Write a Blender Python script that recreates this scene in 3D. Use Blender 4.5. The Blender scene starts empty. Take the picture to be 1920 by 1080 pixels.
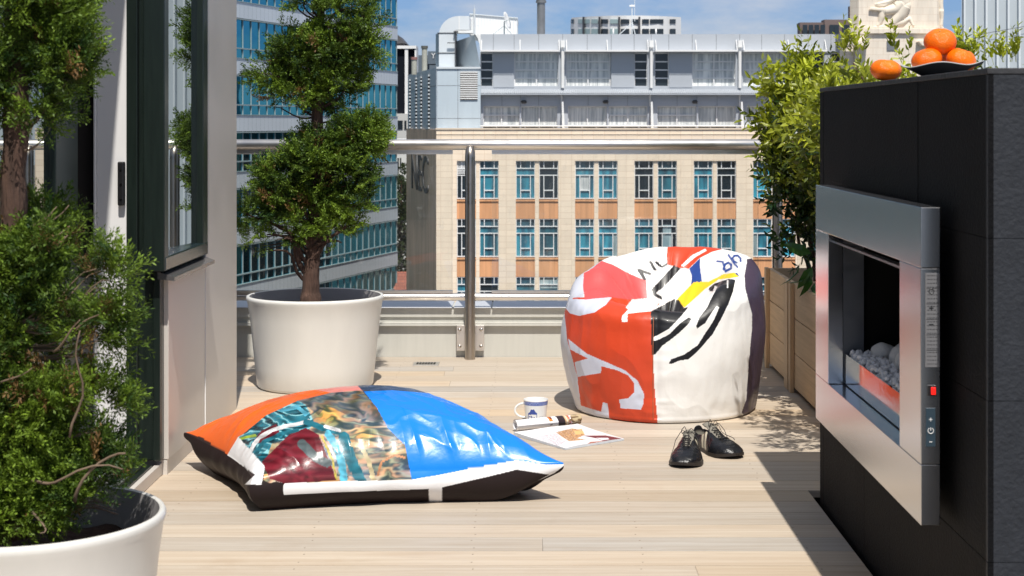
import bpy, math, random
import numpy as np
from mathutils import Vector, Matrix, noise

random.seed(7)
rng = np.random.default_rng(11)
scene = bpy.context.scene
COL = scene.collection

# ---------------------------------------------------------------- camera
F = 3038.0          # focal length in photo pixels (photo 1920 wide)
VX, VY = 990.0, 231.0
EYE = 1.15
cd = bpy.data.cameras.new("camera"); cam = bpy.data.objects.new("camera", cd)
COL.objects.link(cam); scene.camera = cam
cam.location = (0, 0, EYE); cam.rotation_euler = (math.radians(90), 0, 0)
cd.sensor_width = 36; cd.lens = 36 * F / 1920
cd.shift_x = -(VX - 960) / 1920; cd.shift_y = -(540 - VY) / 1920
cd.clip_start = 0.05; cd.clip_end = 3000
cd.dof.use_dof = True; cd.dof.focus_distance = 7.0; cd.dof.aperture_fstop = 13

# ---------------------------------------------------------------- light
sdir = Vector((-0.0796, 0.581, -1.0)).normalized()      # direction the light travels
ld = bpy.data.lights.new("sun", 'SUN'); sun = bpy.data.objects.new("sun", ld); COL.objects.link(sun)
sun.rotation_euler = sdir.to_track_quat('-Z', 'Y').to_euler()
ld.energy = 4.6; ld.angle = math.radians(0.5); ld.color = (1.0, 0.955, 0.88)

world = bpy.data.worlds.new("World"); scene.world = world; world.use_nodes = True
wn = world.node_tree; wn.nodes.clear()
def N(nt, t, **k):
    n = nt.nodes.new(t)
    for a, b in k.items(): setattr(n, a, b)
    return n
out = N(wn, 'ShaderNodeOutputWorld'); bg = N(wn, 'ShaderNodeBackground')
sky = N(wn, 'ShaderNodeTexSky', sky_type='NISHITA', sun_disc=False)
sky.sun_elevation = math.asin(-sdir.z); sky.sun_rotation = math.atan2(-sdir.x, -sdir.y)
sky.altitude = 50; sky.air_density = 1.0; sky.dust_density = 0.2; sky.ozone_density = 2.0
tc = N(wn, 'ShaderNodeTexCoord'); mp = N(wn, 'ShaderNodeMapping'); mp.inputs['Scale'].default_value = (2.2, 2.2, 6.5)
mp.inputs['Location'].default_value = (0.4, 0.2, 0.1)
nz = N(wn, 'ShaderNodeTexNoise'); nz.inputs['Scale'].default_value = 3.4; nz.inputs['Detail'].default_value = 9; nz.inputs['Roughness'].default_value = 0.6
cr = N(wn, 'ShaderNodeValToRGB'); cr.color_ramp.elements[0].position = 0.42; cr.color_ramp.elements[1].position = 0.69
cr.color_ramp.elements[1].color = (0.72, 0.72, 0.72, 1)
mul = N(wn, 'ShaderNodeMix', data_type='RGBA', blend_type='MULTIPLY'); mul.inputs[0].default_value = 1.0
# bluer air low over the city, unseen white added overhead to lighten and whiten the shade
sep = N(wn, 'ShaderNodeSeparateXYZ'); hz = N(wn, 'ShaderNodeMapRange'); hz.inputs[1].default_value = 0.02; hz.inputs[2].default_value = 0.5
tint = N(wn, 'ShaderNodeMix', data_type='RGBA'); tint.inputs[6].default_value = (0.37, 0.52, 0.88, 1); tint.inputs[7].default_value = (1.0, 1.0, 1.0, 1)
hi = N(wn, 'ShaderNodeMapRange'); hi.inputs[1].default_value = 0.15; hi.inputs[2].default_value = 0.9; hi.inputs[3].default_value = 0.0; hi.inputs[4].default_value = 0.55
mxf = N(wn, 'ShaderNodeMath', operation='MAXIMUM')
mx = N(wn, 'ShaderNodeMix', data_type='RGBA'); mx.inputs[7].default_value = (6.8, 6.8, 7.0, 1)
L = wn.links.new
L(tc.outputs['Generated'], mp.inputs['Vector']); L(mp.outputs[0], nz.inputs['Vector']); L(nz.outputs['Fac'], cr.inputs[0])
L(sky.outputs[0], mul.inputs[6]); L(mul.outputs[2], mx.inputs[6])
L(tc.outputs['Generated'], sep.inputs[0]); L(sep.outputs[2], hz.inputs[0]); L(hz.outputs[0], tint.inputs[0]); L(tint.outputs[2], mul.inputs[7])
L(sep.outputs[2], hi.inputs[0]); L(cr.outputs[0], mxf.inputs[0]); L(hi.outputs[0], mxf.inputs[1]); L(mxf.outputs[0], mx.inputs[0])
L(mx.outputs[2], bg.inputs[0]); bg.inputs[1].default_value = 0.09; L(bg.outputs[0], out.inputs[0])
scene.view_settings.view_transform = 'Standard'; scene.view_settings.look = 'None'
scene.view_settings.exposure = 0.20; scene.view_settings.gamma = 1.0
scene.render.resolution_x = 1024; scene.render.resolution_y = 576
scene.render.engine = 'CYCLES'
try: scene.cycles.max_bounces = 10; scene.cycles.transparent_max_bounces = 16
except Exception: pass

# ---------------------------------------------------------------- coordinate helpers
def P(px, py, Y):  return ((px - VX) * Y / F, Y, EYE - (py - VY) * Y / F)
def PX(px, Y): return (px - VX) * Y / F
def PZ(py, Y): return EYE - (py - VY) * Y / F

# ---------------------------------------------------------------- tagging and object helpers
def tag(o, label=None, cat=None, group=None, kind=None):
    if label: o['label'] = label
    if cat: o['category'] = cat
    if group: o['group'] = group
    if kind: o['kind'] = kind
    return o
def thing(name, loc, label, cat, group=None):
    o = bpy.data.objects.new(name, None); COL.objects.link(o); o.location = loc
    o.empty_display_size = 0.1
    return tag(o, label, cat, group)
def attach(o, parent):
    if parent is not None:
        o.parent = parent
        if parent.type == 'EMPTY': o.matrix_parent_inverse = Matrix.Translation(-Vector(parent.location))
def copy_tree(o, parent=None, loc=None, label=None):
    c = o.copy(); COL.objects.link(c)
    if parent is not None: c.parent = parent
    if loc is not None: c.location = loc
    if label: c['label'] = label
    for ch in [x for x in bpy.data.objects if x.parent == o]: copy_tree(ch, c)
    return c

class MB:
    def __init__(s): s.v = []; s.f = []; s.m = []
    def add(s, vs, fs, m=0):
        n = len(s.v); s.v += [tuple(v) for v in vs]
        s.f += [tuple(i + n for i in f) for f in fs]; s.m += [m] * len(fs); return s
    def box(s, x0, x1, y0, y1, z0, z1, m=0):
        return s.add([(x0,y0,z0),(x1,y0,z0),(x1,y1,z0),(x0,y1,z0),(x0,y0,z1),(x1,y0,z1),(x1,y1,z1),(x0,y1,z1)],
            [(0,3,2,1),(4,5,6,7),(0,1,5,4),(1,2,6,5),(2,3,7,6),(3,0,4,7)], m)
    def prism(s, poly, off, m=0):
        n = len(poly); o = Vector(off); a = [Vector(p) for p in poly]; b = [p + o for p in a]
        fs = [tuple(range(n))[::-1], tuple(range(n, 2*n))] + [(i, (i+1) % n, n + (i+1) % n, n + i) for i in range(n)]
        return s.add(a + b, fs, m)
    def tube(s, path, r, n=10, m=0, caps=True):
        path = [Vector(p) for p in path]; k = len(path)
        rs = r if isinstance(r, (list, tuple)) else [r] * k
        vs = []; fs = []; up = None
        for i, p in enumerate(path):
            t = (path[min(i+1, k-1)] - path[max(i-1, 0)]).normalized()
            if up is None: up = Vector((0,0,1)) if abs(t.z) < 0.9 else Vector((1,0,0))
            a = t.cross(up); a = a.normalized() if a.length > 1e-6 else Vector((1,0,0)); b = a.cross(t).normalized(); up = b
            for j in range(n):
                w = 2*math.pi*j/n; vs.append(p + (a*math.cos(w) + b*math.sin(w)) * rs[i])
        for i in range(k-1):
            for j in range(n): fs.append((i*n+j, i*n+(j+1) % n, (i+1)*n+(j+1) % n, (i+1)*n+j))
        if caps: fs.append(tuple(range(n))[::-1]); fs.append(tuple(range((k-1)*n, k*n)))
        return s.add(vs, fs, m)
    def cyl(s, p, q, r, n=24, m=0, r2=None): return s.tube([p, q], [r, r if r2 is None else r2], n, m)
    def lathe(s, prof, c=(0,0,0), n=48, m=0, fr=None):
        vs = []; fs = []; k = len(prof)
        for i, (r, z) in enumerate(prof):
            for j in range(n):
                w = 2*math.pi*j/n
                rr, zz = (r, z) if fr is None else fr(r, z, w, i)
                vs.append((c[0]+rr*math.cos(w), c[1]+rr*math.sin(w), c[2]+zz))
        for i in range(k-1):
            for j in range(n): fs.append((i*n+j, i*n+(j+1) % n, (i+1)*n+(j+1) % n, (i+1)*n+j))
        return s.add(vs, fs, m)

def obj(name, mb, mats, parent=None, smooth=False, bevel=0, seg=2, loc=None, rot=None):
    me = bpy.data.meshes.new(name); me.from_pydata(mb.v, [], mb.f)
    for m in (mats if isinstance(mats, (list, tuple)) else [mats]): me.materials.append(m)
    if any(mb.m): me.polygons.foreach_set('material_index', mb.m)
    if smooth: me.polygons.foreach_set('use_smooth', [True] * len(me.polygons))
    me.update()
    o = bpy.data.objects.new(name, me); COL.objects.link(o)
    if loc: o.location = loc
    if rot: o.rotation_euler = rot
    attach(o, parent)
    if smooth == 'auto':
        for p in me.polygons: p.use_smooth = True
        mod = o.modifiers.new('es', 'EDGE_SPLIT'); mod.split_angle = math.radians(40)
    if bevel:
        b = o.modifiers.new('bevel', 'BEVEL'); b.width = bevel; b.segments = seg; b.limit_method = 'ANGLE'; b.angle_limit = math.radians(40)
        b.harden_normals = False
    return o

def np_mesh(name, V, Fc, mat, parent=None, cols=None, smooth=True):
    """V (n,3), Fc (m,k) all same size, cols (n,3) linear"""
    me = bpy.data.meshes.new(name); k = Fc.shape[1]
    me.vertices.add(len(V)); me.vertices.foreach_set('co', np.ascontiguousarray(V, dtype=np.float32).ravel())
    me.loops.add(Fc.size); me.loops.foreach_set('vertex_index', np.ascontiguousarray(Fc, dtype=np.int32).ravel())
    me.polygons.add(len(Fc)); me.polygons.foreach_set('loop_start', np.arange(0, Fc.size, k, dtype=np.int32))
    me.polygons.foreach_set('loop_total', np.full(len(Fc), k, dtype=np.int32))
    me.polygons.foreach_set('use_smooth', np.full(len(Fc), bool(smooth)))
    me.update(calc_edges=True)
    if cols is not None:
        a = me.color_attributes.new('Col', 'FLOAT_COLOR', 'POINT')
        c4 = np.ones((len(V), 4), dtype=np.float32); c4[:, :3] = cols; a.data.foreach_set('color', c4.ravel())
    me.materials.append(mat)
    o = bpy.data.objects.new(name, me); COL.objects.link(o); attach(o, parent); return o

# ---------------------------------------------------------------- materials
MATS = {}
def mat(name, col=(0.5,0.5,0.5), rough=0.5, metal=0.0, spec=0.5, var=0.0, vscale=6.0, stretch=(1,1,1), bump=0.0, bscale=60.0,
        bstretch=(1,1,1), attr=False, coat=0.0, rvar=0.0, col2=None, ior=None, rand=0.0, trans=0.0, aniso=0.0, sheen=0.0):
    m = bpy.data.materials.new(name); m.use_nodes = True; nt = m.node_tree; MATS[name] = m
    b = nt.nodes['Principled BSDF']; Lk = nt.links.new
    b.inputs['Base Color'].default_value = (*col, 1); b.inputs['Roughness'].default_value = rough
    b.inputs['Metallic'].default_value = metal; b.inputs['Specular IOR Level'].default_value = spec
    if ior: b.inputs['IOR'].default_value = ior
    if coat: b.inputs['Coat Weight'].default_value = coat; b.inputs['Coat Roughness'].default_value = 0.08
    if aniso: b.inputs['Anisotropic'].default_value = aniso
    t = N(nt, 'ShaderNodeTexCoord')
    src = None
    if attr:
        at = N(nt, 'ShaderNodeAttribute', attribute_name='Col'); src = at.outputs['Color']
    if var or rvar:
        mpp = N(nt, 'ShaderNodeMapping'); mpp.inputs['Scale'].default_value = stretch
        n = N(nt, 'ShaderNodeTexNoise'); n.inputs['Scale'].default_value = vscale; n.inputs['Detail'].default_value = 6; n.inputs['Roughness'].default_value = 0.6
        Lk(t.outputs['Object'], mpp.inputs[0]); Lk(mpp.outputs[0], n.inputs['Vector'])
    if var:
        c2 = col2 if col2 else tuple(c * (1 - var) for c in col)
        r = N(nt, 'ShaderNodeMapRange'); r.inputs[1].default_value = 0.3; r.inputs[2].default_value = 0.7
        Lk(n.outputs['Fac'], r.inputs[0])
        mixn = N(nt, 'ShaderNodeMix', data_type='RGBA')
        if attr:
            mixn.blend_type = 'MULTIPLY'; mixn.inputs[0].default_value = 1.0
            r.inputs[3].default_value = 1 - var; r.inputs[4].default_value = 1.0 + var * 0.2
            Lk(src, mixn.inputs[6]); Lk(r.outputs[0], mixn.inputs[7])
        else:
            mixn.inputs[6].default_value = (*c2, 1); mixn.inputs[7].default_value = (*col, 1); Lk(r.outputs[0], mixn.inputs[0])
        src = mixn.outputs[2]
    if rand:
        oi = N(nt, 'ShaderNodeObjectInfo'); rr = N(nt, 'ShaderNodeMapRange'); rr.inputs[3].default_value = 1 - rand; rr.inputs[4].default_value = 1 + rand
        Lk(oi.outputs['Random'], rr.inputs[0]); mm = N(nt, 'ShaderNodeMix', data_type='RGBA', blend_type='MULTIPLY'); mm.inputs[0].default_value = 1
        if src is None: mm.inputs[6].default_value = (*col, 1)
        else: Lk(src, mm.inputs[6])
        Lk(rr.outputs[0], mm.inputs[7]); src = mm.outputs[2]
    if src is not None: Lk(src, b.inputs['Base Color'])
    if rvar:
        r2 = N(nt, 'ShaderNodeMapRange'); r2.inputs[1].default_value = 0.3; r2.inputs[2].default_value = 0.7
        r2.inputs[3].default_value = max(0.02, rough - rvar); r2.inputs[4].default_value = rough + rvar
        Lk(n.outputs['Fac'], r2.inputs[0]); Lk(r2.outputs[0], b.inputs['Roughness'])
    if bump:
        mp2 = N(nt, 'ShaderNodeMapping'); mp2.inputs['Scale'].default_value = bstretch
        n2 = N(nt, 'ShaderNodeTexNoise'); n2.inputs['Scale'].default_value = bscale; n2.inputs['Detail'].default_value = 5
        bp = N(nt, 'ShaderNodeBump'); bp.inputs['Strength'].default_value = bump; bp.inputs['Distance'].default_value = 0.01
        Lk(t.outputs['Object'], mp2.inputs[0]); Lk(mp2.outputs[0], n2.inputs['Vector']); Lk(n2.outputs['Fac'], bp.inputs['Height']); Lk(bp.outputs[0], b.inputs['Normal'])
    if trans:
        tr = N(nt, 'ShaderNodeBsdfTranslucent'); ms = N(nt, 'ShaderNodeMixShader'); ms.inputs[0].default_value = trans
        if src is not None:
            hs = N(nt, 'ShaderNodeMix', data_type='RGBA', blend_type='MULTIPLY'); hs.inputs[0].default_value = 1; hs.inputs[7].default_value = (1.5, 1.6, 0.6, 1)
            Lk(src, hs.inputs[6]); Lk(hs.outputs[2], tr.inputs[0])
        o_ = nt.nodes['Material Output']; Lk(b.outputs[0], ms.inputs[1]); Lk(tr.outputs[0], ms.inputs[2]); Lk(ms.outputs[0], o_.inputs[0])
    return m

def tiles(name, col, mortar, bw, bh, vec='XZ', off=0.0, var=0.08, rough=0.6, msize=0.006, bump=0.0, bscale=40, stain=0.0, axis_rot=0.0):
    """rectangular tile pattern laid on a real surface (object coordinates in metres)"""
    m = mat(name, col, rough, bump=bump, bscale=bscale); nt = m.node_tree; Lk = nt.links.new; b = nt.nodes['Principled BSDF']
    t = N(nt, 'ShaderNodeTexCoord'); sx = N(nt, 'ShaderNodeSeparateXYZ'); cx = N(nt, 'ShaderNodeCombineXYZ')
    Lk(t.outputs['Object'], sx.inputs[0])
    if vec == 'SUM':
        ad = N(nt, 'ShaderNodeMath', operation='ADD'); Lk(sx.outputs[0], ad.inputs[0]); Lk(sx.outputs[1], ad.inputs[1]); Lk(ad.outputs[0], cx.inputs[0])
    else: Lk(sx.outputs['XYZ'.index(vec[0])], cx.inputs[0])
    Lk(sx.outputs[2], cx.inputs[1])
    br = N(nt, 'ShaderNodeTexBrick'); br.offset = off; br.squash = 1
    br.inputs['Scale'].default_value = 1; br.inputs['Brick Width'].default_value = bw; br.inputs['Row Height'].default_value = bh
    br.inputs['Mortar Size'].default_value = msize; br.inputs['Mortar Smooth'].default_value = 0.0
    br.inputs['Color1'].default_value = (*col, 1); br.inputs['Color2'].default_value = (*[c*(1-var) for c in col], 1); br.inputs['Mortar'].default_value = (*mortar, 1)
    Lk(cx.outputs[0], br.inputs['Vector'])
    n = N(nt, 'ShaderNodeTexNoise'); n.inputs['Scale'].default_value = 1.3; n.inputs['Detail'].default_value = 8
    mp = N(nt, 'ShaderNodeMapping'); mp.inputs['Scale'].default_value = (3, 3, 0.35); Lk(t.outputs['Object'], mp.inputs[0]); Lk(mp.outputs[0], n.inputs['Vector'])
    r = N(nt, 'ShaderNodeMapRange'); r.inputs[1].default_value = 0.35; r.inputs[2].default_value = 0.65; r.inputs[3].default_value = 1 - stain
    Lk(n.outputs['Fac'], r.inputs[0])
    mm = N(nt, 'ShaderNodeMix', data_type='RGBA', blend_type='MULTIPLY'); mm.inputs[0].default_value = 1
    Lk(br.outputs['Color'], mm.inputs[6]); Lk(r.outputs[0], mm.inputs[7]); Lk(mm.outputs[2], b.inputs['Base Color'])
    return m

def srgb(r, g, b):
    return tuple(((c/255)/12.92 if c/255 <= 0.04045 else ((c/255+0.055)/1.055)**2.4) for c in (r, g, b))
# ---------------------------------------------------------------- material library
def wood(name, c1, c2, along='X', rough=0.62, tint_attr=True, gscale=1.0):
    m = mat(name, c1, rough); nt = m.node_tree; Lk = nt.links.new; b = nt.nodes['Principled BSDF']
    t = N(nt, 'ShaderNodeTexCoord'); at = N(nt, 'ShaderNodeAttribute', attribute_name='Col')
    st = {'X': (0.9, 26, 26), 'Y': (26, 0.9, 26), 'Z': (26, 26, 0.9)}[along]
    mp = N(nt, 'ShaderNodeMapping'); mp.inputs['Scale'].default_value = tuple(v*gscale for v in st)
    ad = N(nt, 'ShaderNodeVectorMath', operation='MULTIPLY_ADD'); ad.inputs[1].default_value = (37, 11, 23)
    Lk(t.outputs['Object'], mp.inputs[0]); Lk(at.outputs['Vector'], ad.inputs[0]); Lk(mp.outputs[0], ad.inputs[2])
    n = N(nt, 'ShaderNodeTexNoise'); n.inputs['Scale'].default_value = 1.6; n.inputs['Detail'].default_value = 9; n.inputs['Roughness'].default_value = 0.65; n.inputs['Distortion'].default_value = 0.6
    Lk(ad.outputs[0], n.inputs['Vector'])
    n3 = N(nt, 'ShaderNodeTexNoise'); n3.inputs['Scale'].default_value = 9; n3.inputs['Detail'].default_value = 4; Lk(ad.outputs[0], n3.inputs['Vector'])
    r = N(nt, 'ShaderNodeValToRGB'); r.color_ramp.elements[0].position = 0.30; r.color_ramp.elements[1].position = 0.68
    r.color_ramp.elements[0].color = (*c2, 1); r.color_ramp.elements[1].color = (*c1, 1)
    Lk(n.outputs['Fac'], r.inputs[0])
    mm = N(nt, 'ShaderNodeMix', data_type='RGBA', blend_type='MULTIPLY'); mm.inputs[0].default_value = 1 if tint_attr else 0
    Lk(r.outputs[0], mm.inputs[6]); Lk(at.outputs['Color'], mm.inputs[7])
    # fine dark flecks of the grain
    mr = N(nt, 'ShaderNodeMapRange'); mr.inputs[1].default_value = 0.28; mr.inputs[2].default_value = 0.42; mr.inputs[3].default_value = 0.86
    Lk(n3.outputs['Fac'], mr.inputs[0])
    m2 = N(nt, 'ShaderNodeMix', data_type='RGBA', blend_type='MULTIPLY'); m2.inputs[0].default_value = 1
    Lk(mm.outputs[2], m2.inputs[6]); Lk(mr.outputs[0], m2.inputs[7])
    # weathering stains that lie across the boards
    ns = N(nt, 'ShaderNodeTexNoise'); ns.inputs['Scale'].default_value = 2.3; ns.inputs['Detail'].default_value = 8; ns.inputs['Roughness'].default_value = 0.7; Lk(t.outputs['Object'], ns.inputs['Vector'])
    rs = N(nt, 'ShaderNodeMapRange'); rs.inputs[1].default_value = 0.56; rs.inputs[2].default_value = 0.78; rs.inputs[3].default_value = 0.0; rs.inputs[4].default_value = 0.55; Lk(ns.outputs['Fac'], rs.inputs[0])
    m3 = N(nt, 'ShaderNodeMix', data_type='RGBA', blend_type='MULTIPLY'); m3.inputs[7].default_value = (0.80, 0.70, 0.60, 1)
    Lk(rs.outputs[0], m3.inputs[0]); Lk(m2.outputs[2], m3.inputs[6]); Lk(m3.outputs[2], b.inputs['Base Color'])
    bp = N(nt, 'ShaderNodeBump'); bp.inputs['Strength'].default_value = 0.25; bp.inputs['Distance'].default_value = 0.004
    Lk(n.outputs['Fac'], bp.inputs['Height']); Lk(bp.outputs[0], b.inputs['Normal'])
    return m
m_deck = wood('deck_wood', (0.53, 0.46, 0.375), (0.42, 0.335, 0.25))
m_planter = wood('planter_wood', (0.74, 0.52, 0.31), (0.55, 0.37, 0.21), along='Y', tint_attr=False)
m_post_wood = wood('planter_post_wood', (0.74, 0.52, 0.31), (0.55, 0.37, 0.21), along='Z', tint_attr=False)
m_dark = mat('dark_void', (0.008, 0.008, 0.008), 0.9, spec=0.1)
m_steel = mat('stainless_steel', (0.78, 0.74, 0.69), 0.36, 1.0, rvar=0.05, vscale=12, bump=0.03, bscale=300, bstretch=(0.05, 1, 1))
m_steelpost = mat('stainless_post', (0.42, 0.37, 0.32), 0.33, 1.0, rvar=0.06, vscale=9, bump=0.03, bscale=300, bstretch=(1, 1, 0.05))
m_bolt = mat('bolt_steel', (0.6, 0.56, 0.52), 0.2, 1.0)
m_upstand = mat('upstand_metal', (0.56, 0.55, 0.50), 0.45, var=0.10, vscale=5, stretch=(6, 1, 0.5))
m_ledge = mat('ledge_metal', (0.60, 0.62, 0.66), 0.4, 0.2, var=0.1, vscale=2)
m_clad = mat('metal_cladding_warm', (0.65, 0.61, 0.56), 0.45, 0.15, var=0.06, vscale=3, bump=0.05, bscale=260, rvar=0.06)
m_greenframe = mat('dark_green_frame', (0.012, 0.020, 0.016), 0.30, 0.0, spec=0.55, var=0.4, vscale=30, stretch=(3, 3, 0.2))
m_whitejamb = mat('white_painted_jamb', (0.78, 0.77, 0.76), 0.45, var=0.06, vscale=4)
m_pot = mat('white_plastic_pot', (0.71, 0.695, 0.655), 0.33, spec=0.5, coat=0.15, var=0.07, vscale=5, stretch=(2, 2, 0.5))
m_potin = mat('pot_inside_grey', (0.42, 0.40, 0.40), 0.5, var=0.15, vscale=8)
m_soil = mat('soil', (0.06, 0.028, 0.018), 0.95, var=0.6, vscale=45, bump=1.0, bscale=60)
m_bark = mat('bark', (0.12, 0.066, 0.046), 0.9, var=0.65, vscale=18, stretch=(3, 3, 0.5), bump=1.0, bscale=35, bstretch=(3, 3, 0.4))
m_conifer = mat('conifer_foliage', rough=0.55, spec=0.3, attr=True, trans=0.22)
m_leaf = mat('broad_leaf_foliage', rough=0.36, spec=0.45, attr=True, trans=0.28)
m_stone = mat('dark_stone_tile', (0.008, 0.008, 0.009), 0.7, spec=0.09, var=0.35, vscale=7, stretch=(1, 1, 0.3), bump=0.25, bscale=130)
m_stone_cap = mat('dark_stone_capping', (0.05, 0.05, 0.053), 0.6, spec=0.3, var=0.2, vscale=9, bump=0.3, bscale=50)
m_brushed = mat('brushed_steel', (0.56, 0.56, 0.58), 0.21, 1.0)
m_brushed_end = mat('brushed_steel_end', (0.20, 0.21, 0.23), 0.38, 1.0, rvar=0.05, vscale=30)
m_mirror = mat('polished_tray_steel', (0.62, 0.66, 0.64), 0.045, 1.0, bump=0.02, bscale=90)
m_pebble = mat('white_pebble', (0.80, 0.80, 0.82), 0.8, var=0.15, vscale=40)
m_firestone = mat('grey_fire_stone', (0.66, 0.65, 0.63), 0.75, var=0.15, vscale=30, bump=0.3, bscale=120)
m_red = mat('red_switch', (0.7, 0.01, 0.01), 0.3); b_ = m_red.node_tree.nodes['Principled BSDF']
b_.inputs['Emission Color'].default_value = (1, 0.02, 0.01, 1); b_.inputs['Emission Strength'].default_value = 0.7
m_ctrl = mat('control_panel_blue', (0.028, 0.05, 0.07), 0.4)
m_ctrlmark = mat('control_mark_white', (0.75, 0.75, 0.75), 0.5)
m_label = mat('rating_label', (0.16, 0.16, 0.17), 0.6)
m_ink = mat('label_ink', (0.075, 0.075, 0.08), 0.7)
m_black = mat('black_plastic', (0.012, 0.012, 0.013), 0.35)
m_orange = mat('mandarin_peel', (0.95, 0.215, 0.002), 0.24, spec=0.38, var=0.25, vscale=8, bump=0.35, bscale=420, col2=(0.88, 0.13, 0.002))
m_calyx = mat('mandarin_calyx', (0.20, 0.20, 0.04), 0.7)
m_bowl = mat('bowl_outside', (0.045, 0.048, 0.052), 0.5, var=0.3, vscale=30)
m_bowlin = mat('bowl_glaze', (0.50, 0.50, 0.48), 0.25)
m_fabric = mat('banner_vinyl', rough=0.42, spec=0.4, attr=True, bump=0.10, bscale=48, coat=0.08)
m_tarp = mat('glossy_tarp', rough=0.29, spec=0.32, attr=True, coat=0.16, bump=0.12, bscale=30)
m_mug = mat('mug_glaze', rough=0.16, spec=0.5, attr=True, coat=0.4)
m_paper = mat('magazine_paper', rough=0.38, spec=0.4, attr=True)
m_leather = mat('shoe_leather', rough=0.27, spec=0.5, attr=True, bump=0.25, bscale=140)
m_lace = mat('shoe_lace', (0.02, 0.017, 0.016), 0.8)
m_sole = mat('shoe_sole', (0.020, 0.015, 0.013), 0.55)
m_tongue = mat('shoe_lining', (0.26, 0.24, 0.20), 0.8, var=0.3, vscale=60)
m_drain = mat('drain_steel', (0.55, 0.53, 0.50), 0.4, 0.8)
# far buildings
m_beige = tiles('beige_facade_tiles', (0.93, 0.77, 0.60), (0.72, 0.55, 0.40), 0.66, 0.355, 'XZ', 0.0, 0.09, msize=0.012, stain=0.05)
m_towerst = tiles('tower_stone', (0.84, 0.75, 0.63), (0.70, 0.58, 0.46), 0.60, 0.40, 'XZ', 0.5, 0.07, msize=0.012, stain=0.12)
m_relief = mat('tower_relief_stone', (0.84, 0.75, 0.62), 0.7, var=0.08, vscale=2)
m_orangesp = tiles('terracotta_spandrel', (0.82, 0.41, 0.20), (0.60, 0.28, 0.13), 0.32, 3.0, 'XZ', 0.0, 0.18, msize=0.010, stain=0.14)
m_winw = mat('white_window_frame', (0.80, 0.80, 0.80), 0.5)
m_greypanel = mat('grey_metal_panel', (0.47, 0.50, 0.54), 0.5, 0.1, var=0.07, vscale=0.5)
m_greypanel2 = mat('grey_panel_lower', (0.45, 0.48, 0.53), 0.5, 0.1, var=0.07, vscale=0.5)
m_greyline = mat('panel_joint', (0.16, 0.17, 0.19), 0.7)
m_plant = mat('plant_room_panel', (0.52, 0.60, 0.66), 0.5, var=0.10, vscale=0.7, stretch=(2, 2, 0.4))
m_plantside = mat('plant_room_side_panel', (0.50, 0.57, 0.64), 0.5, var=0.18, vscale=0.8, stretch=(2, 2, 0.3))
m_white = mat('white_paint', (0.80, 0.80, 0.79), 0.5, var=0.04, vscale=1)
m_duct = mat('duct_metal', (0.66, 0.70, 0.73), 0.5, 0.0, var=0.1, vscale=0.7)
m_flue = mat('flue_metal', (0.30, 0.30, 0.30), 0.4, 0.6, var=0.2, vscale=2)
m_blackglass = mat('black_glass', (0.012, 0.014, 0.02), 0.12, spec=0.4)
m_sidewall = mat('weathered_side_wall', (0.78, 0.55, 0.40), 0.9, var=0.34, vscale=0.8, stretch=(2.5, 2.5, 0.22))
m_spandrelw = mat('white_spandrel', (0.62, 0.67, 0.72), 0.4, var=0.08, vscale=0.3)
m_mull = mat('mullion_metal', (0.30, 0.37, 0.38), 0.5, 0.0)
m_road = mat('ground_far', (0.13, 0.13, 0.115), 0.9, var=0.5, vscale=0.04)
m_roofred = tiles('red_roof_tiles', (0.34, 0.11, 0.07), (0.16, 0.05, 0.04), 0.3, 0.22, 'XZ', 0.5, 0.3, msize=0.02)
m_brownb = mat('brown_block', (0.17, 0.125, 0.115), 0.7, var=0.1, vscale=0.2)
m_darkwin = mat('dark_window_glass', (0.02, 0.028, 0.035), 0.12, spec=0.6)
m_palewin = mat('pale_blind_window', (0.35, 0.46, 0.46), 0.35)
m_rib = mat('ribbed_cladding', (0.50, 0.55, 0.58), 0.5, 0.1, var=0.08, vscale=0.6)
m_finw = mat('pale_fin', (0.66, 0.70, 0.72), 0.5)

def glassmat(name, tint, refl, base=(0.01,0.012,0.014), r=0.02, wav=0.0, wscale=0.8):
    """opaque facade glass: dark body plus a mirror layer that follows Fresnel"""
    m = bpy.data.materials.new(name); m.use_nodes = True; nt = m.node_tree; Lk = nt.links.new
    b = nt.nodes['Principled BSDF']; b.inputs['Base Color'].default_value = (*base, 1); b.inputs['Roughness'].default_value = 0.6
    b.inputs['Specular IOR Level'].default_value = 0
    g = N(nt, 'ShaderNodeBsdfGlossy'); g.inputs[0].default_value = (*tint, 1); g.inputs[1].default_value = r
    fr = N(nt, 'ShaderNodeLayerWeight'); fr.inputs[0].default_value = 0.35
    mr = N(nt, 'ShaderNodeMapRange'); mr.inputs[3].default_value = refl; mr.inputs[4].default_value = 1.0; Lk(fr.outputs['Fresnel'], mr.inputs[0])
    ms = N(nt, 'ShaderNodeMixShader'); Lk(mr.outputs[0], ms.inputs[0]); Lk(b.outputs[0], ms.inputs[1]); Lk(g.outputs[0], ms.inputs[2])
    Lk(ms.outputs[0], nt.nodes['Material Output'].inputs[0])
    if wav:
        t = N(nt, 'ShaderNodeTexCoord'); n = N(nt, 'ShaderNodeTexNoise'); n.inputs['Scale'].default_value = wscale
        bp = N(nt, 'ShaderNodeBump'); bp.inputs['Strength'].default_value = wav; bp.inputs['Distance'].default_value = 0.1
        Lk(t.outputs['Object'], n.inputs['Vector']); Lk(n.outputs['Fac'], bp.inputs['Height']); Lk(bp.outputs[0], g.inputs['Normal'])
    return m
m_teal = glassmat('teal_tower_glass', (0.08, 0.33, 0.44), 0.25, (0.004, 0.020, 0.022), 0.03, 0.25, 0.35)
m_doorglass = glassmat('door_glass', (0.86, 0.90, 0.90), 0.5, (0.01, 0.012, 0.012), 0.01)

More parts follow.
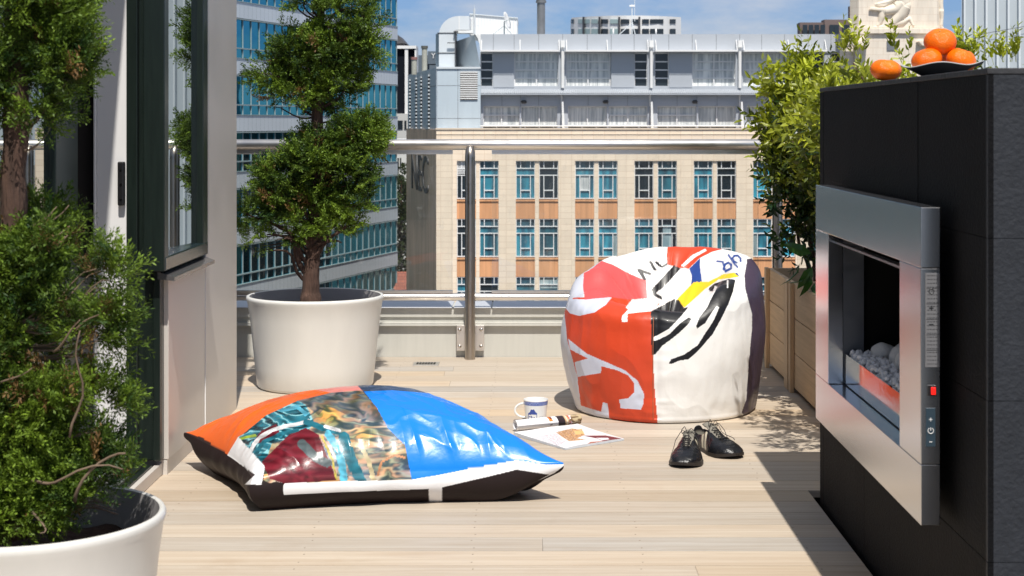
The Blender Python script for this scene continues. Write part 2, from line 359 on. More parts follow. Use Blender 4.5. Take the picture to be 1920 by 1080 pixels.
def clearglass(name):
    m = bpy.data.materials.new(name); m.use_nodes = True; nt = m.node_tree; Lk = nt.links.new
    nt.nodes.remove(nt.nodes['Principled BSDF'])
    tr = N(nt, 'ShaderNodeBsdfTransparent'); tr.inputs[0].default_value = (0.955, 0.965, 0.96, 1)
    g = N(nt, 'ShaderNodeBsdfGlossy'); g.inputs[1].default_value = 0.01
    d = N(nt, 'ShaderNodeBsdfDiffuse'); d.inputs[0].default_value = (0.6, 0.6, 0.58, 1)
    fr = N(nt, 'ShaderNodeFresnel'); fr.inputs[0].default_value = 1.45
    ms = N(nt, 'ShaderNodeMixShader'); Lk(fr.outputs[0], ms.inputs[0]); Lk(tr.outputs[0], ms.inputs[1]); Lk(g.outputs[0], ms.inputs[2])
    # faint dust and water marks
    t = N(nt, 'ShaderNodeTexCoord'); n = N(nt, 'ShaderNodeTexNoise'); n.inputs['Scale'].default_value = 26; n.inputs['Detail'].default_value = 6
    mp = N(nt, 'ShaderNodeMapping'); mp.inputs['Scale'].default_value = (1, 1, 0.5); Lk(t.outputs['Object'], mp.inputs[0]); Lk(mp.outputs[0], n.inputs['Vector'])
    r = N(nt, 'ShaderNodeMapRange'); r.inputs[1].default_value = 0.62; r.inputs[2].default_value = 0.85; r.inputs[3].default_value = 0.012; r.inputs[4].default_value = 0.22
    Lk(n.outputs['Fac'], r.inputs[0])
    m2 = N(nt, 'ShaderNodeMixShader'); Lk(r.outputs[0], m2.inputs[0]); Lk(ms.outputs[0], m2.inputs[1]); Lk(d.outputs[0], m2.inputs[2])
    Lk(m2.outputs[0], nt.nodes['Material Output'].inputs[0]); return m
m_glass = clearglass('balustrade_glass')

def curtainmat(name, c1, c2, sc, rand=0.35, rough=0.12, coat=1.0, dark=0.0):
    """window pane with the shading of curtain folds put into its colour"""
    m = mat(name, c1, 0.7, coat=coat, rand=0.0); nt = m.node_tree; Lk = nt.links.new; b = nt.nodes['Principled BSDF']
    b.inputs['Coat Roughness'].default_value = 0.03
    t = N(nt, 'ShaderNodeTexCoord'); oi = N(nt, 'ShaderNodeObjectInfo')
    mp = N(nt, 'ShaderNodeMapping'); mp.inputs['Scale'].default_value = (sc, 1, 0.5); Lk(t.outputs['Object'], mp.inputs[0])
    ad = N(nt, 'ShaderNodeVectorMath', operation='ADD'); Lk(mp.outputs[0], ad.inputs[0])
    ml = N(nt, 'ShaderNodeMath', operation='MULTIPLY'); ml.inputs[1].default_value = 50; Lk(oi.outputs['Random'], ml.inputs[0]); Lk(ml.outputs[0], ad.inputs[1])
    n = N(nt, 'ShaderNodeTexNoise'); n.inputs['Scale'].default_value = 1; n.inputs['Detail'].default_value = 3; Lk(ad.outputs[0], n.inputs['Vector'])
    r = N(nt, 'ShaderNodeValToRGB'); r.color_ramp.elements[0].position = 0.36; r.color_ramp.elements[1].position = 0.62
    r.color_ramp.elements[0].color = (*c2, 1); r.color_ramp.elements[1].color = (*c1, 1); Lk(n.outputs['Fac'], r.inputs[0])  # darker streaks paint the shade between curtain folds
    rr = N(nt, 'ShaderNodeMapRange'); rr.inputs[3].default_value = 1 - rand; rr.inputs[4].default_value = 1 + rand; Lk(oi.outputs['Random'], rr.inputs[0])
    mm = N(nt, 'ShaderNodeMix', data_type='RGBA', blend_type='MULTIPLY'); mm.inputs[0].default_value = 1
    Lk(r.outputs[0], mm.inputs[6]); Lk(rr.outputs[0], mm.inputs[7]); Lk(mm.outputs[2], b.inputs['Base Color'])
    return m
m_tealcurt = curtainmat('teal_curtain_pane', (0.025, 0.24, 0.33), (0.006, 0.08, 0.13), 3.2, 0.6)
m_darkpane = mat('dark_office_pane', (0.012, 0.02, 0.028), 0.1, spec=0.6)
m_curtain = curtainmat('net_curtain_pane', (0.78, 0.79, 0.76), (0.38, 0.41, 0.42), 7, 0.12)
m_topane = curtainmat('dim_top_pane', (0.03, 0.12, 0.17), (0.010, 0.035, 0.05), 2, 0.3)

# ================================================================ SETTING: ground, deck
mb = MB(); mb.box(-900, 900, -300, 1600, -40.5, -40)
tag(obj('street_ground', mb, m_road), kind='structure')

deck = MB(); dcols = []
def board(x0, x1, y0, y1):
    n = len(deck.v); deck.box(x0, x1, y0, y1, -0.022, 0.0)
    g = random.gauss(1.0, 0.07); w = random.gauss(0, 0.03)
    c = (g*(1+w), g, g*(1-w*1.5)); dcols.extend([c] * 8)
y = 1.2; BW = 0.1435; GAP = 0.0028
while y < 7.97:
    y1 = min(y + BW, 7.975)
    xr = 0.877 if y < 4.95 else 2.4
    x = -1.21 if y < 6.50 else -4.0
    # boards stop at random butt joints
    cuts = sorted([random.uniform(-1.0, 0.8) for _ in range(random.choice([0, 0, 1]))])
    xs = [x] + cuts + [xr]
    for a, b in zip(xs[:-1], xs[1:]): board(a, b - 0.0009, y, y1 - GAP)
    y = y1
me_o = obj('deck', deck, m_deck)
a = me_o.data.color_attributes.new('Col', 'FLOAT_COLOR', 'POINT')
for i, c in enumerate(dcols): a.data[i].color = (*c, 1)
tag(me_o, kind='structure')
mb = MB(); mb.box(-4.2, 2.6, 0.8, 7.95, -0.35, -0.06); tag(obj('subfloor', mb, m_dark), kind='structure')
# screw heads, two per joist on every board
mb = MB()
yy = 1.2; jn = 0
while yy < 7.9:
    for j in range(-3, 3):
        xj = -0.27 + j*0.45 + 0.12
        if xj < -1.1 or xj > 0.8: continue
        for dy in (0.03, BW-0.035):
            cx, cy = xj + random.uniform(-.008, .008), yy + dy
            mb.cyl((cx, cy, -0.001), (cx, cy, 0.0005), 0.0026, 8)
    yy += BW
sc_ = obj('deck_screws', mb, mat('screw_head', (0.26, 0.20, 0.15), 0.6)); sc_.parent = me_o

# floor drain
dr = thing('floor_drain', (PX(799, 7.73), 7.73, 0), 'small slotted metal floor drain in the deck near the steel post', 'drain')
cx = PX(799, 7.73)
mb = MB(); mb.box(cx-0.062, cx+0.062, 7.675, 7.785, 0.0, 0.004); obj('drain_plate', mb, m_drain, dr, bevel=0.001)
mb = MB()
for i in range(7): mb.prism([(cx-0.046+i*0.0135, 7.70, 0.0042), (cx-0.038+i*0.0135, 7.70, 0.0042), (cx-0.036+i*0.0135, 7.76, 0.0042), (cx-0.044+i*0.0135, 7.76, 0.0042)], (0, 0, 0.0008))
obj('drain_slot', mb, m_dark, dr)

# upstand (parapet kerb) under the balustrade
up = thing('parapet_upstand', (0, 7.97, 0), 'low cream metal parapet upstand running below the glass balustrade', 'parapet')
mb = MB(); mb.box(-4, 4, 7.975, 8.22, -0.4, 0.243); obj('upstand_wall', mb, m_upstand, up)
mb = MB(); mb.box(-4, 4, 7.965, 7.9745, 0.196, 0.2425)
mb.box(-4, 4, 7.950, 7.9745, 0.166, 0.172); mb.box(-4, 4, 7.950, 7.955, 0.154, 0.166); obj('upstand_trim', mb, m_upstand, up, bevel=0.0015)
for x0, x1 in ((-4, PX(848, 7.97)), (PX(851, 7.97), PX(921, 7.97)), (PX(923, 7.97), 4)):
    mb = MB(); mb.box(x0+0.001, x1-0.001, 7.945, 8.23, 0.2432, 0.2475); obj('ledge_flashing', mb, m_ledge, up, bevel=0.001)

# ================================================================ balustrade
RY = 7.93
post_x = [-0.2822 - 1.4975, -0.2822, 1.2155, 2.713]
bal = thing('glass_balustrade', (0, RY, 0), 'stainless steel balustrade with clear glass panels along the far edge of the deck', 'balustrade')
mb = MB(); mb.cyl((-4, RY+0.008, 1.045), (4, RY+0.008, 1.045), 0.0262, 32); obj('handrail', mb, m_steel, bal, smooth=True)
for i in range(3):
    x0, x1 = post_x[i], post_x[i+1]
    mb = MB(); mb.cyl((x0+0.02, RY+0.02, 0.2975), (x1-0.02, RY+0.02, 0.2975), 0.0185, 24)
    for xx, s in ((x0, 1), (x1, -1)): mb.cyl((xx+s*0.022, RY+0.02, 0.2975), (xx+s*0.05, RY+0.02, 0.2975), 0.0205, 24)
    obj('bottom_rail', mb, m_steel, bal, smooth='auto')
    gx0, gx1 = x0 + 0.105, x1 - 0.087
    mb = MB(); mb.box(gx0, gx1, RY+0.012, RY+0.022, 0.321, 1.015); obj('glass_panel', mb, m_glass, bal)
    mb = MB()
    for z0, z1 in ((0.998, 1.022), (0.318, 0.330)):
        mb = MB(); mb.box(gx0, gx1, RY+0.002, RY+0.032, z1 if z0 > 0.5 else z0-0.003, z1+0.003 if z0 > 0.5 else z0)
        mb.box(gx0, gx1, RY+0.002, RY+0.0115, z0, z1-0.0001 if z0 > 0.5 else z1); mb.box(gx0, gx1, RY+0.0225, RY+0.032, z0, z1-0.0001 if z0 > 0.5 else z1)
        obj('glass_channel', mb, m_steel, bal)
for x0 in post_x:
    mb = MB(); mb.tube([(x0, RY-0.035, -0.008), (x0, RY-0.035, 0.985), (x0, RY-0.030, 1.015), (x0, RY-0.018, 1.035)], [0.0248, 0.0248, 0.0235, 0.014], 32)
    p = obj('post', mb, m_steelpost, bal, smooth='auto')
    for s in (-1, 1):
        mb = MB(); mb.box(min(x0+s*0.022, x0+s*0.068), max(x0+s*0.022, x0+s*0.068), 7.9385, 7.9495, 0.035, 0.160)
        br = obj('bracket', mb, m_steel, p, bevel=0.0015)
        for z in (0.058, 0.139):
            mb = MB(); mb.lathe([(0.0, 0.0125), (0.004, 0.012), (0.0075, 0.008), (0.0085, 0.002), (0.0085, 0)], (0, 0, 0), 16)
            mb.v = [(x0+s*0.052+v[0], 7.9385-v[2], z+v[1]) for v in mb.v]      # lathe axis turned to face the deck
            obj('bolt', mb, m_bolt, br, smooth=True)
# ================================================================ BEIGE OFFICE BUILDING (front at Y=98)
YB = 98.0
bx = lambda px: PX(px, YB); bz = lambda py: PZ(py, YB)
beige = thing('office_building', (0, YB, -40), 'beige tiled office building with pairs of teal curtained windows and orange spandrels across the street', 'building')
pitch = 111.2
single = [(856.5, 892.5), (899, 935)]
pairs = [(967, 1003, 1010.6, 1046.5)]
cols_ = [856.5, 899] + [q for k in range(6) for q in (967.2 + k*pitch, 1010.8 + k*pitch)]
WW = 36.0
rows = [(301.5 + 109.0*k, 373.3 + 109.0*k) for k in range(5)]
XR = bx(1830)
mb = MB()
# parapet band and piers of the facade
mb.box(bx(818), XR, YB, YB+0.6, bz(301.5), bz(243))
edges = [818] + [v for c in cols_ for v in (c, c+WW)] + [1640]
for i in range(0, len(edges), 2):
    a, b = edges[i], edges[i+1]
    wide = (b - a) > 12
    mb.box(bx(a), bx(b) if i < len(edges)-2 else XR, YB if wide else YB+0.10, YB+0.6, bz(840), bz(301.5))
obj('facade', mb, m_beige, beige)
mb = MB(); mb.box(bx(818)-0.03, XR, YB-0.06, YB+0.3, bz(243), bz(240)); mb.box(bx(818), XR, YB-0.03, YB-0.002, bz(252.2), bz(250.8)); obj('cornice', mb, mat('cornice_stone', (0.70, 0.58, 0.45), 0.6), beige)
mb = MB(); mb.box(bx(818)+0.3, XR, YB+0.65, YB+30, -40, bz(244)); obj('core', mb, m_brownb, beige)
# side wall, weathered brown, running back to the left
A = Vector((bx(818), YB, 0)); B = Vector((PX(762, 114), 114.0, 0))
mb = MB(); d = (B-A).normalized(); nrm = Vector((d.y, -d.x, 0))
q = [A + Vector((0,0,-40)), B + Vector((0,0,-40)), B + Vector((0,0,bz(243))), A + Vector((0,0,bz(243)))]
mb.prism(q, nrm*0.5); obj('side_wall', mb, m_sidewall, beige)
# spandrels
for (y0, y1) in rows[:-1]:
    for c in cols_:
        if not hasattr(scene, '_sp'): pass
        mb = MB(); mb.box(bx(c)+0.002, bx(c+WW)-0.002, YB+0.13, YB+0.5, bz(y0+109), bz(y1+3.2)); mb.box(bx(c)+0.002, bx(c+WW)-0.002, YB+0.06, YB+0.128, bz(y1+4.5), bz(y1+1.0))
        obj('spandrel_panel', mb, m_orangesp, beige)
# window unit, built once
w = WW*YB/F; h = (rows[0][1]-rows[0][0])*YB/F
def winunit():
    mb = MB(); t = 0.035
    def hb(z, tt=0.027, a=0.0, b=1.0): mb.box(a*w, b*w, -0.05, 0.03, z*h-tt, z*h+tt)
    def vb(x, z0, z1, tt=0.024): mb.box(x*w-tt, x*w+tt, -0.046, 0.034, z0*h, z1*h)
    hb(0.015); hb(0.99, 0.02); hb(0.62); hb(0.80); hb(0.225, 0.03, 0.25, 0.76)
    vb(0.02, 0, 1, 0.02); vb(0.98, 0, 1, 0.02); vb(0.25, 0, 0.62); vb(0.76, 0, 0.62); vb(0.25, 0.80, 1); vb(0.76, 0.80, 1)
    o = obj('window', mb, m_winw); 
    mb = MB(); mb.box(0.0, w, 0.036, 0.06, 0, 0.80*h); p = obj('pane', mb, m_tealcurt, o)
    mb = MB(); mb.box(0.0, w, 0.036, 0.06, 0.80*h, h); p2 = obj('pane', mb, m_topane, o)
    return o
m_blind = curtainmat('half_drawn_blind', (0.34, 0.42, 0.43), (0.16, 0.24, 0.27), 6, 0.3)
proto = winunit(); attach(proto, beige)
darkset = {(0, 0), (0, 3), (0, 6), (0, 9), (1, 7), (1, 0), (2, 1), (0, 11)}
first = True; dark_list = []
for r_, (y0, y1) in enumerate(rows):
    for c_, c in enumerate(cols_):
        o = proto if first else copy_tree(proto, beige)
        first = False
        o.location = (bx(c), YB+0.20, bz(y1)); attach(o, beige)
        if (r_, c_) in darkset: dark_list.append(o)
        if r_ == 0 and c_ in (0,):
            mb = MB()
            for k in range(9): mb.box(bx(c), bx(c+WW), YB+0.16, YB+0.2, bz(303.5+k*2.6+1.5), bz(303.5+k*2.6))
            obj('vent_louvre', mb, m_winw, beige)
        if (r_, c_) == (0, 4):
            mb = MB(); mb.box(bx(c+9.6), bx(c+26), YB+0.220, YB+0.228, bz(y1-17), bz(y1-44)); obj('net_curtain', mb, m_curtain, beige)
        if (r_, c_) in ((1, 7), (1, 5), (2, 3), (1, 10)):
            a_, b_, t_, u_ = {7: (10, 26, 12, 60), 5: (28, 34, 2, 44), 3: (2, 34, 50, 66), 10: (2, 9, 2, 44)}[c_]
            mb = MB(); mb.box(bx(c+a_), bx(c+b_), YB+0.220, YB+0.228, bz(y1-t_), bz(y1-u_)); obj('window_blind', mb, m_blind, beige)
for o in dark_list:
    for ch in [x for x in bpy.data.objects if x.parent == o]:
        ch.data = ch.data.copy(); ch.data.materials[0] = m_darkpane
# metal letters left on the side wall
def wall_text(s, size, u0, z, ext=0.05, sc=(1, 1, 1), name='letters', par=None, material=None):
    c = bpy.data.curves.new(name, 'FONT'); c.body = s; c.size = size; c.extrude = ext
    t = bpy.data.objects.new('tmp', c); COL.objects.link(t)
    dg = bpy.context.evaluated_depsgraph_get(); me = bpy.data.meshes.new_from_object(t.evaluated_get(dg)); COL.objects.unlink(t); bpy.data.objects.remove(t)
    me.transform(Matrix.Diagonal((*sc, 1)))
    me.materials.clear(); me.materials.append(material or m_darkmetal)
    o = bpy.data.objects.new(name, me); COL.objects.link(o); return o
m_darkmetal = mat('weathered_letter_metal', (0.08, 0.08, 0.085), 0.6, 0.2)
outn = Vector((-d.y, d.x, 0))            # outward normal of the side wall
ux = -d                                  # reading direction runs toward the front corner
def on_side(o, dist_from_front, z, parent):
    R = Matrix((( ux.x, 0, outn.x), (ux.y, 0, outn.y), (0, 1, 0))).to_4x4()
    p = A + d*dist_from_front + outn*0.03
    me = o.data; me.transform(Matrix.Translation((p.x, p.y, z)) @ R); attach(o, parent)
o = wall_text('NEC', 2.2, 0, 0, sc=(2.2, 1.55, 1)); on_side(o, 13.0, bz(368), beige)

# ================================================================ GREY METAL UPPER STOREYS
YG = 99.2
gx = lambda px: PX(px, YG); gz = lambda py: PZ(py, YG)
grey = thing('penthouse_building', (0, YG, 0.8), 'two storey grey metal clad apartment block set on top of the beige building', 'building')
XE = gx(1600)
mb = MB()
mb.box(gx(901), XE, YG, YG+12, gz(98), gz(64))           # fascia
mb.box(gx(901), XE, YG+0.15, YG+12, gz(178), gz(161))
obj('fascia', mb, m_greypanel, grey)
mb = MB(); mb.box(gx(902), XE, YG+0.62, YG+12, gz(240), gz(98)); obj('core', mb, m_darkwin, grey)
mb = MB()
for px in [925, 964, 1010, 1055, 1101, 1146, 1189, 1221, 1254, 1298, 1343, 1387, 1428, 1471, 1515, 1558]:
    mb = MB(); mb.box(gx(px)-0.014, gx(px)+0.014, YG-0.004, YG+0.1, gz(98), gz(64.5)); obj('panel_joint', mb, m_greyline, grey)
for px in [941, 976, 1010, 1103, 1140, 1177, 1270, 1307, 1345]:
    mb = MB(); mb.box(gx(px)-0.012, gx(px)+0.012, YG+0.116, YG+0.2, gz(199), gz(179)); obj('panel_joint', mb, m_greyline, grey)
# curved left end
prof = [(888, 64.5), (892, 66), (896, 72), (899, 82), (900.5, 95), (901, 126)]
mb = MB(); mb.prism([(gx(a), YG-0.05, gz(b)) for a, b in [(901.2, 64)] + prof + [(901.2, 126)]], (0, 10, 0)); obj('curved_end', mb, m_white, grey)
mb = MB(); mb.prism([(PX(853, 103), 103, PZ(78, 103)), (gx(889), YG+0.1, gz(66)), (gx(900.5), YG+0.1, gz(126)), (PX(855, 103), 103, PZ(126, 103))], (0, 0.3, 0)); obj('end_wall', mb, m_duct, grey)
# modules : list of (kind, x0, x1) for upper floor
upper = [('dark', 901, 924), ('panel', 925, 964), ('curt', 965, 1047), ('curt', 1061.5, 1144), ('panel', 1146, 1188.5), ('dark', 1190, 1214),
         ('dark', 1228, 1254), ('panel', 1254.5, 1298), ('curt', 1298.5, 1380), ('curt', 1393, 1475), ('panel', 1476, 1519), ('dark', 1520, 1546), ('dark', 1560, 1586)]
for k_, x0, x1 in upper:
    if k_ == 'panel':
        mb = MB(); mb.box(gx(x0), gx(x1), YG+0.05, YG+0.5, gz(164), gz(98))
        for k in range(8): mb.box(gx(x0), gx(x1), YG+0.02, YG+0.048, gz(103+k*5.2), gz(103+k*5.2)+0.05)
        obj('sliding_shutter', mb, m_greypanel, grey)
        continue
    ncol = 2 if k_ == 'curt' else 1
    W_, H_ = gx(x1)-gx(x0), gz(98)-gz(162)
    mb = MB(); t = 0.035
    for i in range(ncol+1): mb.box(gx(x0)+W_*i/ncol-t, gx(x0)+W_*i/ncol+t, YG+0.22, YG+0.30, gz(162), gz(98))
    for zq in (162, 146.5, 131, 115.5, 99.5): mb.box(gx(x0), gx(x1), YG+0.215, YG+0.303, gz(zq)-t, gz(zq)+t)
    wn_ = obj('window', mb, m_winw, grey)
    mb = MB(); mb.box(gx(x0), gx(x1), YG+0.34, YG+0.38, gz(162), gz(98)); pn = obj('pane', mb, m_curtain if k_ == 'curt' else m_darkwin, wn_)
# walls between windows
mb = MB()
for a, b in ((924, 925.2), (1047, 1061.5), (1188, 1190.2), (1214, 1228), (1380, 1393), (1546, 1560), (1586, 1600)): mb.box(gx(a), gx(b), YG+0.1, YG+0.58, gz(164), gz(98))
mb.box(gx(901), XE, YG+0.08, YG+0.58, gz(176), gz(162.5))
obj('wall', mb, m_greypanel, grey)
# sun shelf over each module with hangers, downpipes
for a, b, hs in ((902, 1049, (903, 975)), (1060, 1215, (1062, 1138)), (1227, 1381, (1229, 1304)), (1392, 1547, (1393, 1477))):
    mb = MB(); mb.box(gx(a), gx(b), YG-0.75, YG-0.006, gz(97.6), gz(94.6)); sh = obj('sun_shelf', mb, m_white, grey)
    for hx in list(hs) + [b-1]:
        mb = MB(); mb.cyl((gx(hx), YG-0.7, gz(95)), (gx(hx), YG-0.05, gz(75)), 0.025, 8)
        obj('hanger_rod', mb, m_white, sh)
for px in (1055, 1221, 1387):
    mb = MB(); mb.cyl((gx(px), YG-0.08, gz(165)), (gx(px), YG-0.08, gz(88)), 0.10, 12); mb.box(gx(px-3.8), gx(px+3.8), YG-0.3, YG-0.004, gz(89), gz(76)); obj('downpipe', mb, m_white, grey)
# corrugated canopy strip
mb = MB(); n = 190
top = []; x0, x1 = gx(901), XE
vs = []; fs = []
for i in range(n*2+1):
    x = x0 + (x1-x0)*i/(n*2); zz = 0.035 if i % 2 else -0.035
    vs += [(x, YG-0.55, gz(175)+zz), (x, YG+0.1, gz(167)+zz)]
for i in range(n*2): fs.append((2*i, 2*i+2, 2*i+3, 2*i+1))
mb.add(vs, fs); mb.box(x0, x1, YG-0.54, YG-0.50, gz(178), gz(175.7)); obj('corrugated_canopy', mb, m_greypanel, grey)
# lower floor
mb = MB(); mb.box(gx(901), XE, YG+0.12, YG+0.6, gz(199), gz(178))
for a, b in ((901, 906), (974.5, 977), (1045, 1065), (1138.5, 1141), (1214.5, 1233), (1307, 1309.5), (1380.5, 1400), (1474, 1476), (1548, 1600)): mb.box(gx(a), gx(b), YG+0.12, YG+0.6, gz(240), gz(199))
obj('lower_wall', mb, m_greypanel2, grey)
for k_, x0, x1 in [('w', 906, 974.5), ('d', 977, 1045), ('d', 1065, 1138.5), ('w', 1141, 1214.5), ('w', 1233, 1307), ('d', 1309.5, 1380.5), ('d', 1400, 1474), ('w', 1476, 1548)]:
    mb = MB(); t = 0.035; W_ = gx(x1)-gx(x0)
    for i in range(3): mb.box(gx(x0)+W_*i/2-t, gx(x0)+W_*i/2+t, YG+0.30, YG+0.38, gz(237), gz(199))
    for zq in ((235, 216, 200) if k_ == 'w' else (236, 200)): mb.box(gx(x0), gx(x1), YG+0.295, YG+0.383, gz(zq)-t, gz(zq)+t)
    wn_ = obj('window' if k_ == 'w' else 'balcony_door', mb, m_winw, grey)
    mb = MB(); mb.box(gx(x0), gx(x1), YG+0.42, YG+0.46, gz(238), gz(199)); obj('pane', mb, m_curtain, wn_)
for px in (982, 1135.5, 1303):
    mb = MB(); mb.tube([(gx(px-4.5), YG+0.05, gz(191)), (gx(px-3.5), YG+0.0, gz(191)), (gx(px+3.5), YG+0.0, gz(191)), (gx(px+4.5), YG+0.05, gz(191))], [0.04, 0.10, 0.10, 0.04], 12)
    obj('wall_lamp', mb, m_darkmetal, grey, smooth=True)
for px in (1055, 1221, 1389):
    mb = MB(); mb.prism([(gx(px-2), YG-0.6, gz(191)), (gx(px+1.2), YG-0.6, gz(191)), (gx(px+3.4), YG-0.6, gz(240)), (gx(px-1.5), YG-0.6, gz(240))], (0, 0.7, 0)); obj('balcony_divider', mb, m_white, grey)
    mb = MB(); mb.cyl((gx(px-2), YG-0.02, gz(199)), (gx(px-2), YG-0.02, gz(178)), 0.05, 8); obj('bracket_rod', mb, m_white, grey)
mb = MB(); mb.cyl((gx(901), YG-0.8, gz(236.3)), (XE, YG-0.8, gz(236.3)), 0.035, 8)
px = 905
while px < 1590: mb.cyl((gx(px), YG-0.8, gz(241)), (gx(px), YG-0.8, gz(236.3)), 0.02, 6); px += 26.5
obj('balcony_rail', mb, m_white, grey)

# ================================================================ PLANT ROOM
plant = thing('plant_room', (bx(818), YB+0.5, 0.8), 'pale blue grey rooftop plant room with slatted vents at the left end of the beige roof', 'building')
yp = 98.6
qx = lambda px: PX(px, yp); qz = lambda py: PZ(py, yp)
C0 = Vector((qx(819.5), yp, 0)); C1 = Vector((PX(766, 114), 114, 0)); dd = (C1-C0).normalized()
mb = MB()
pl = [C0, Vector((qx(901), yp, 0)), Vector((qx(901), yp+14, 0)), C1]
mb.prism([(p.x, p.y, qz(243)) for p in pl], (0, 0, qz(127)-qz(243)))
obj('walls', mb, [m_plant], plant)
mb = MB(); o_ = Vector((-dd.y, dd.x, 0))
mb.prism([C0+o_*0.02+Vector((0,0,qz(243))), C1+o_*0.02+Vector((0,0,qz(243))), C1+o_*0.02+Vector((0,0,qz(126.5))), C0+o_*0.02+Vector((0,0,qz(126.5)))], o_*0.03)
obj('side_cladding', mb, m_plantside, plant)
mb = MB()
mb.box(qx(858.5)-.012, qx(858.5)+.012, yp-0.006, yp+0.05, qz(243), qz(130))
for z_ in (160.5, 222): mb.box(qx(820), qx(901), yp-0.006, yp+0.05, qz(z_)-.012, qz(z_)+.012)
for z_ in (160.5, 222):
    mb.prism([C0+o_*0.051+Vector((0,0,qz(z_)-.015)), C1+o_*0.051+Vector((0,0,qz(z_)-.015)), C1+o_*0.051+Vector((0,0,qz(z_)+.015)), C0+o_*0.051+Vector((0,0,qz(z_)+.015))], o_*0.004)
for fr_ in (0.22, 0.45, 0.72):
    p = C0.lerp(C1, fr_); mb.prism([p+o_*0.051+Vector((0,0,qz(242))), p+dd*0.05+o_*0.051+Vector((0,0,qz(242))), p+dd*0.05+o_*0.051+Vector((0,0,qz(130))), p+o_*0.051+Vector((0,0,qz(130)))], o_*0.004)
obj('panel_joint', mb, m_greyline, plant)
mb = MB(); mb.box(qx(818.5), qx(901.3), yp-0.08, yp+0.3, qz(129), qz(125.5)); mb.box(qx(818.5), qx(901.3), yp-0.12, yp-0.02, qz(243), qz(240.5))
obj('trim', mb, m_duct, plant)
mb = MB()
for k in range(13): mb.box(qx(863), qx(895.5), yp-0.10, yp-0.008, qz(136.5+k*4.1), qz(134.3+k*4.1))
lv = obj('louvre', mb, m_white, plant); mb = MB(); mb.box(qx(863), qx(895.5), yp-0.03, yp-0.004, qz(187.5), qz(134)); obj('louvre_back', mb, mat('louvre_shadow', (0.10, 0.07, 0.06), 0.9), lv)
for u_ in (0.20, 0.46, 0.64, 0.88):
    mb = MB(); mb2 = MB()
    p = C0.lerp(C1, u_); wv = 0.95
    for k in range(15):
        z0 = qz(137) - k*0.235
        mb.prism([p+o_*0.07+Vector((0,0,z0)), p+dd*wv+o_*0.07+Vector((0,0,z0)), p+dd*wv+o_*0.07+Vector((0,0,z0-0.11)), p+o_*0.07+Vector((0,0,z0-0.11))], o_*0.08)
    mb2.prism([p+o_*0.052+Vector((0,0,qz(136))), p+dd*wv+o_*0.052+Vector((0,0,qz(136))), p+dd*wv+o_*0.052+Vector((0,0,qz(136)-3.7)), p+o_*0.052+Vector((0,0,qz(136)-3.7))], o_*0.01)
    lv = obj('side_louvre', mb, m_duct, plant); obj('louvre_back', mb2, m_dark, lv)
# duct with rounded elbow
du = thing('air_duct', (qx(838), 101, qz(126)), 'large pale metal air duct bending over the roof behind the plant room', 'duct')
yd = 100.6
dx = lambda px: PX(px, yd); dz = lambda py: PZ(py, yd)
poly = [(823, 126), (823, 62)]
for k in range(0, 10):
    a_ = math.radians(180 - k*10); poly.append((860 + 37*math.cos(a_), 66 - 36*math.sin(a_)))
poly += [(864, 30), (880, 30), (880, 56), (853, 56), (853, 126)]
mb = MB(); mb.prism([(dx(a), yd, dz(b)) for a, b in poly], (0, 3.2, 0)); obj('duct_body', mb, m_duct, du)
mb = MB(); mb.prism([(PX(817, 104), 104, PZ(126, 104)), (dx(823), yd+0.01, dz(126)), (dx(823), yd+0.01, dz(62)), (PX(817, 104), 104, PZ(64, 104))], (0, 0.05, 0))
obj('duct_side', mb, m_plantside, du)
mb = MB()
for z_ in (62, 99.5): mb.box(dx(820), dx(853.5), yd-0.03, yd+3.0, dz(z_)-.028, dz(z_)+.028)
mb.box(dx(853.2), dx(854.8), yd-0.2, yd+0.3, dz(126), dz(60)); mb.box(dx(839), dx(853), yd-0.3, yd-0.2, dz(81.5), dz(80)); mb.box(dx(851), dx(859), yd-0.3, yd, dz(60.5), dz(58.5))
obj('duct_band', mb, m_darkmetal, du)
mb = MB(); mb.box(dx(860), dx(862), yd-0.03, yd, dz(56), dz(30.5)); mb.box(dx(853), dx(889), yd-0.05, yd+1, dz(62), dz(57)); obj('duct_flange', mb, m_white, du)
# white rooftop box
wb = thing('rooftop_cabin', (PX(920, 104), 104, 5), 'white ribbed rooftop cabin behind the satellite dish', 'cabin')
y_ = 104.0
mb = MB(); mb.prism([(PX(880, y_), y_, PZ(66, y_)), (PX(970, y_), y_, PZ(66, y_)), (PX(970, y_), y_, PZ(33.5, y_)), (PX(881, y_), y_, PZ(26, y_))], (0, 7, 0)); obj('walls', mb, m_white, wb)
mb = MB(); mb.prism([(PX(880.5, y_), y_-0.1, PZ(27, y_)), (PX(971, y_), y_-0.1, PZ(34.6, y_)), (PX(971, y_), y_-0.1, PZ(33, y_)), (PX(880.5, y_), y_-0.1, PZ(25.3, y_))], (0, 7.2, 0))
px = 886
while px < 969: mb.box(PX(px, y_)-.02, PX(px, y_)+.02, y_-0.03, y_-0.002, PZ(66, y_), PZ(26.5+(px-881)*0.0843+1, y_)); px += 5.5
obj('ribs', mb, m_finw, wb)
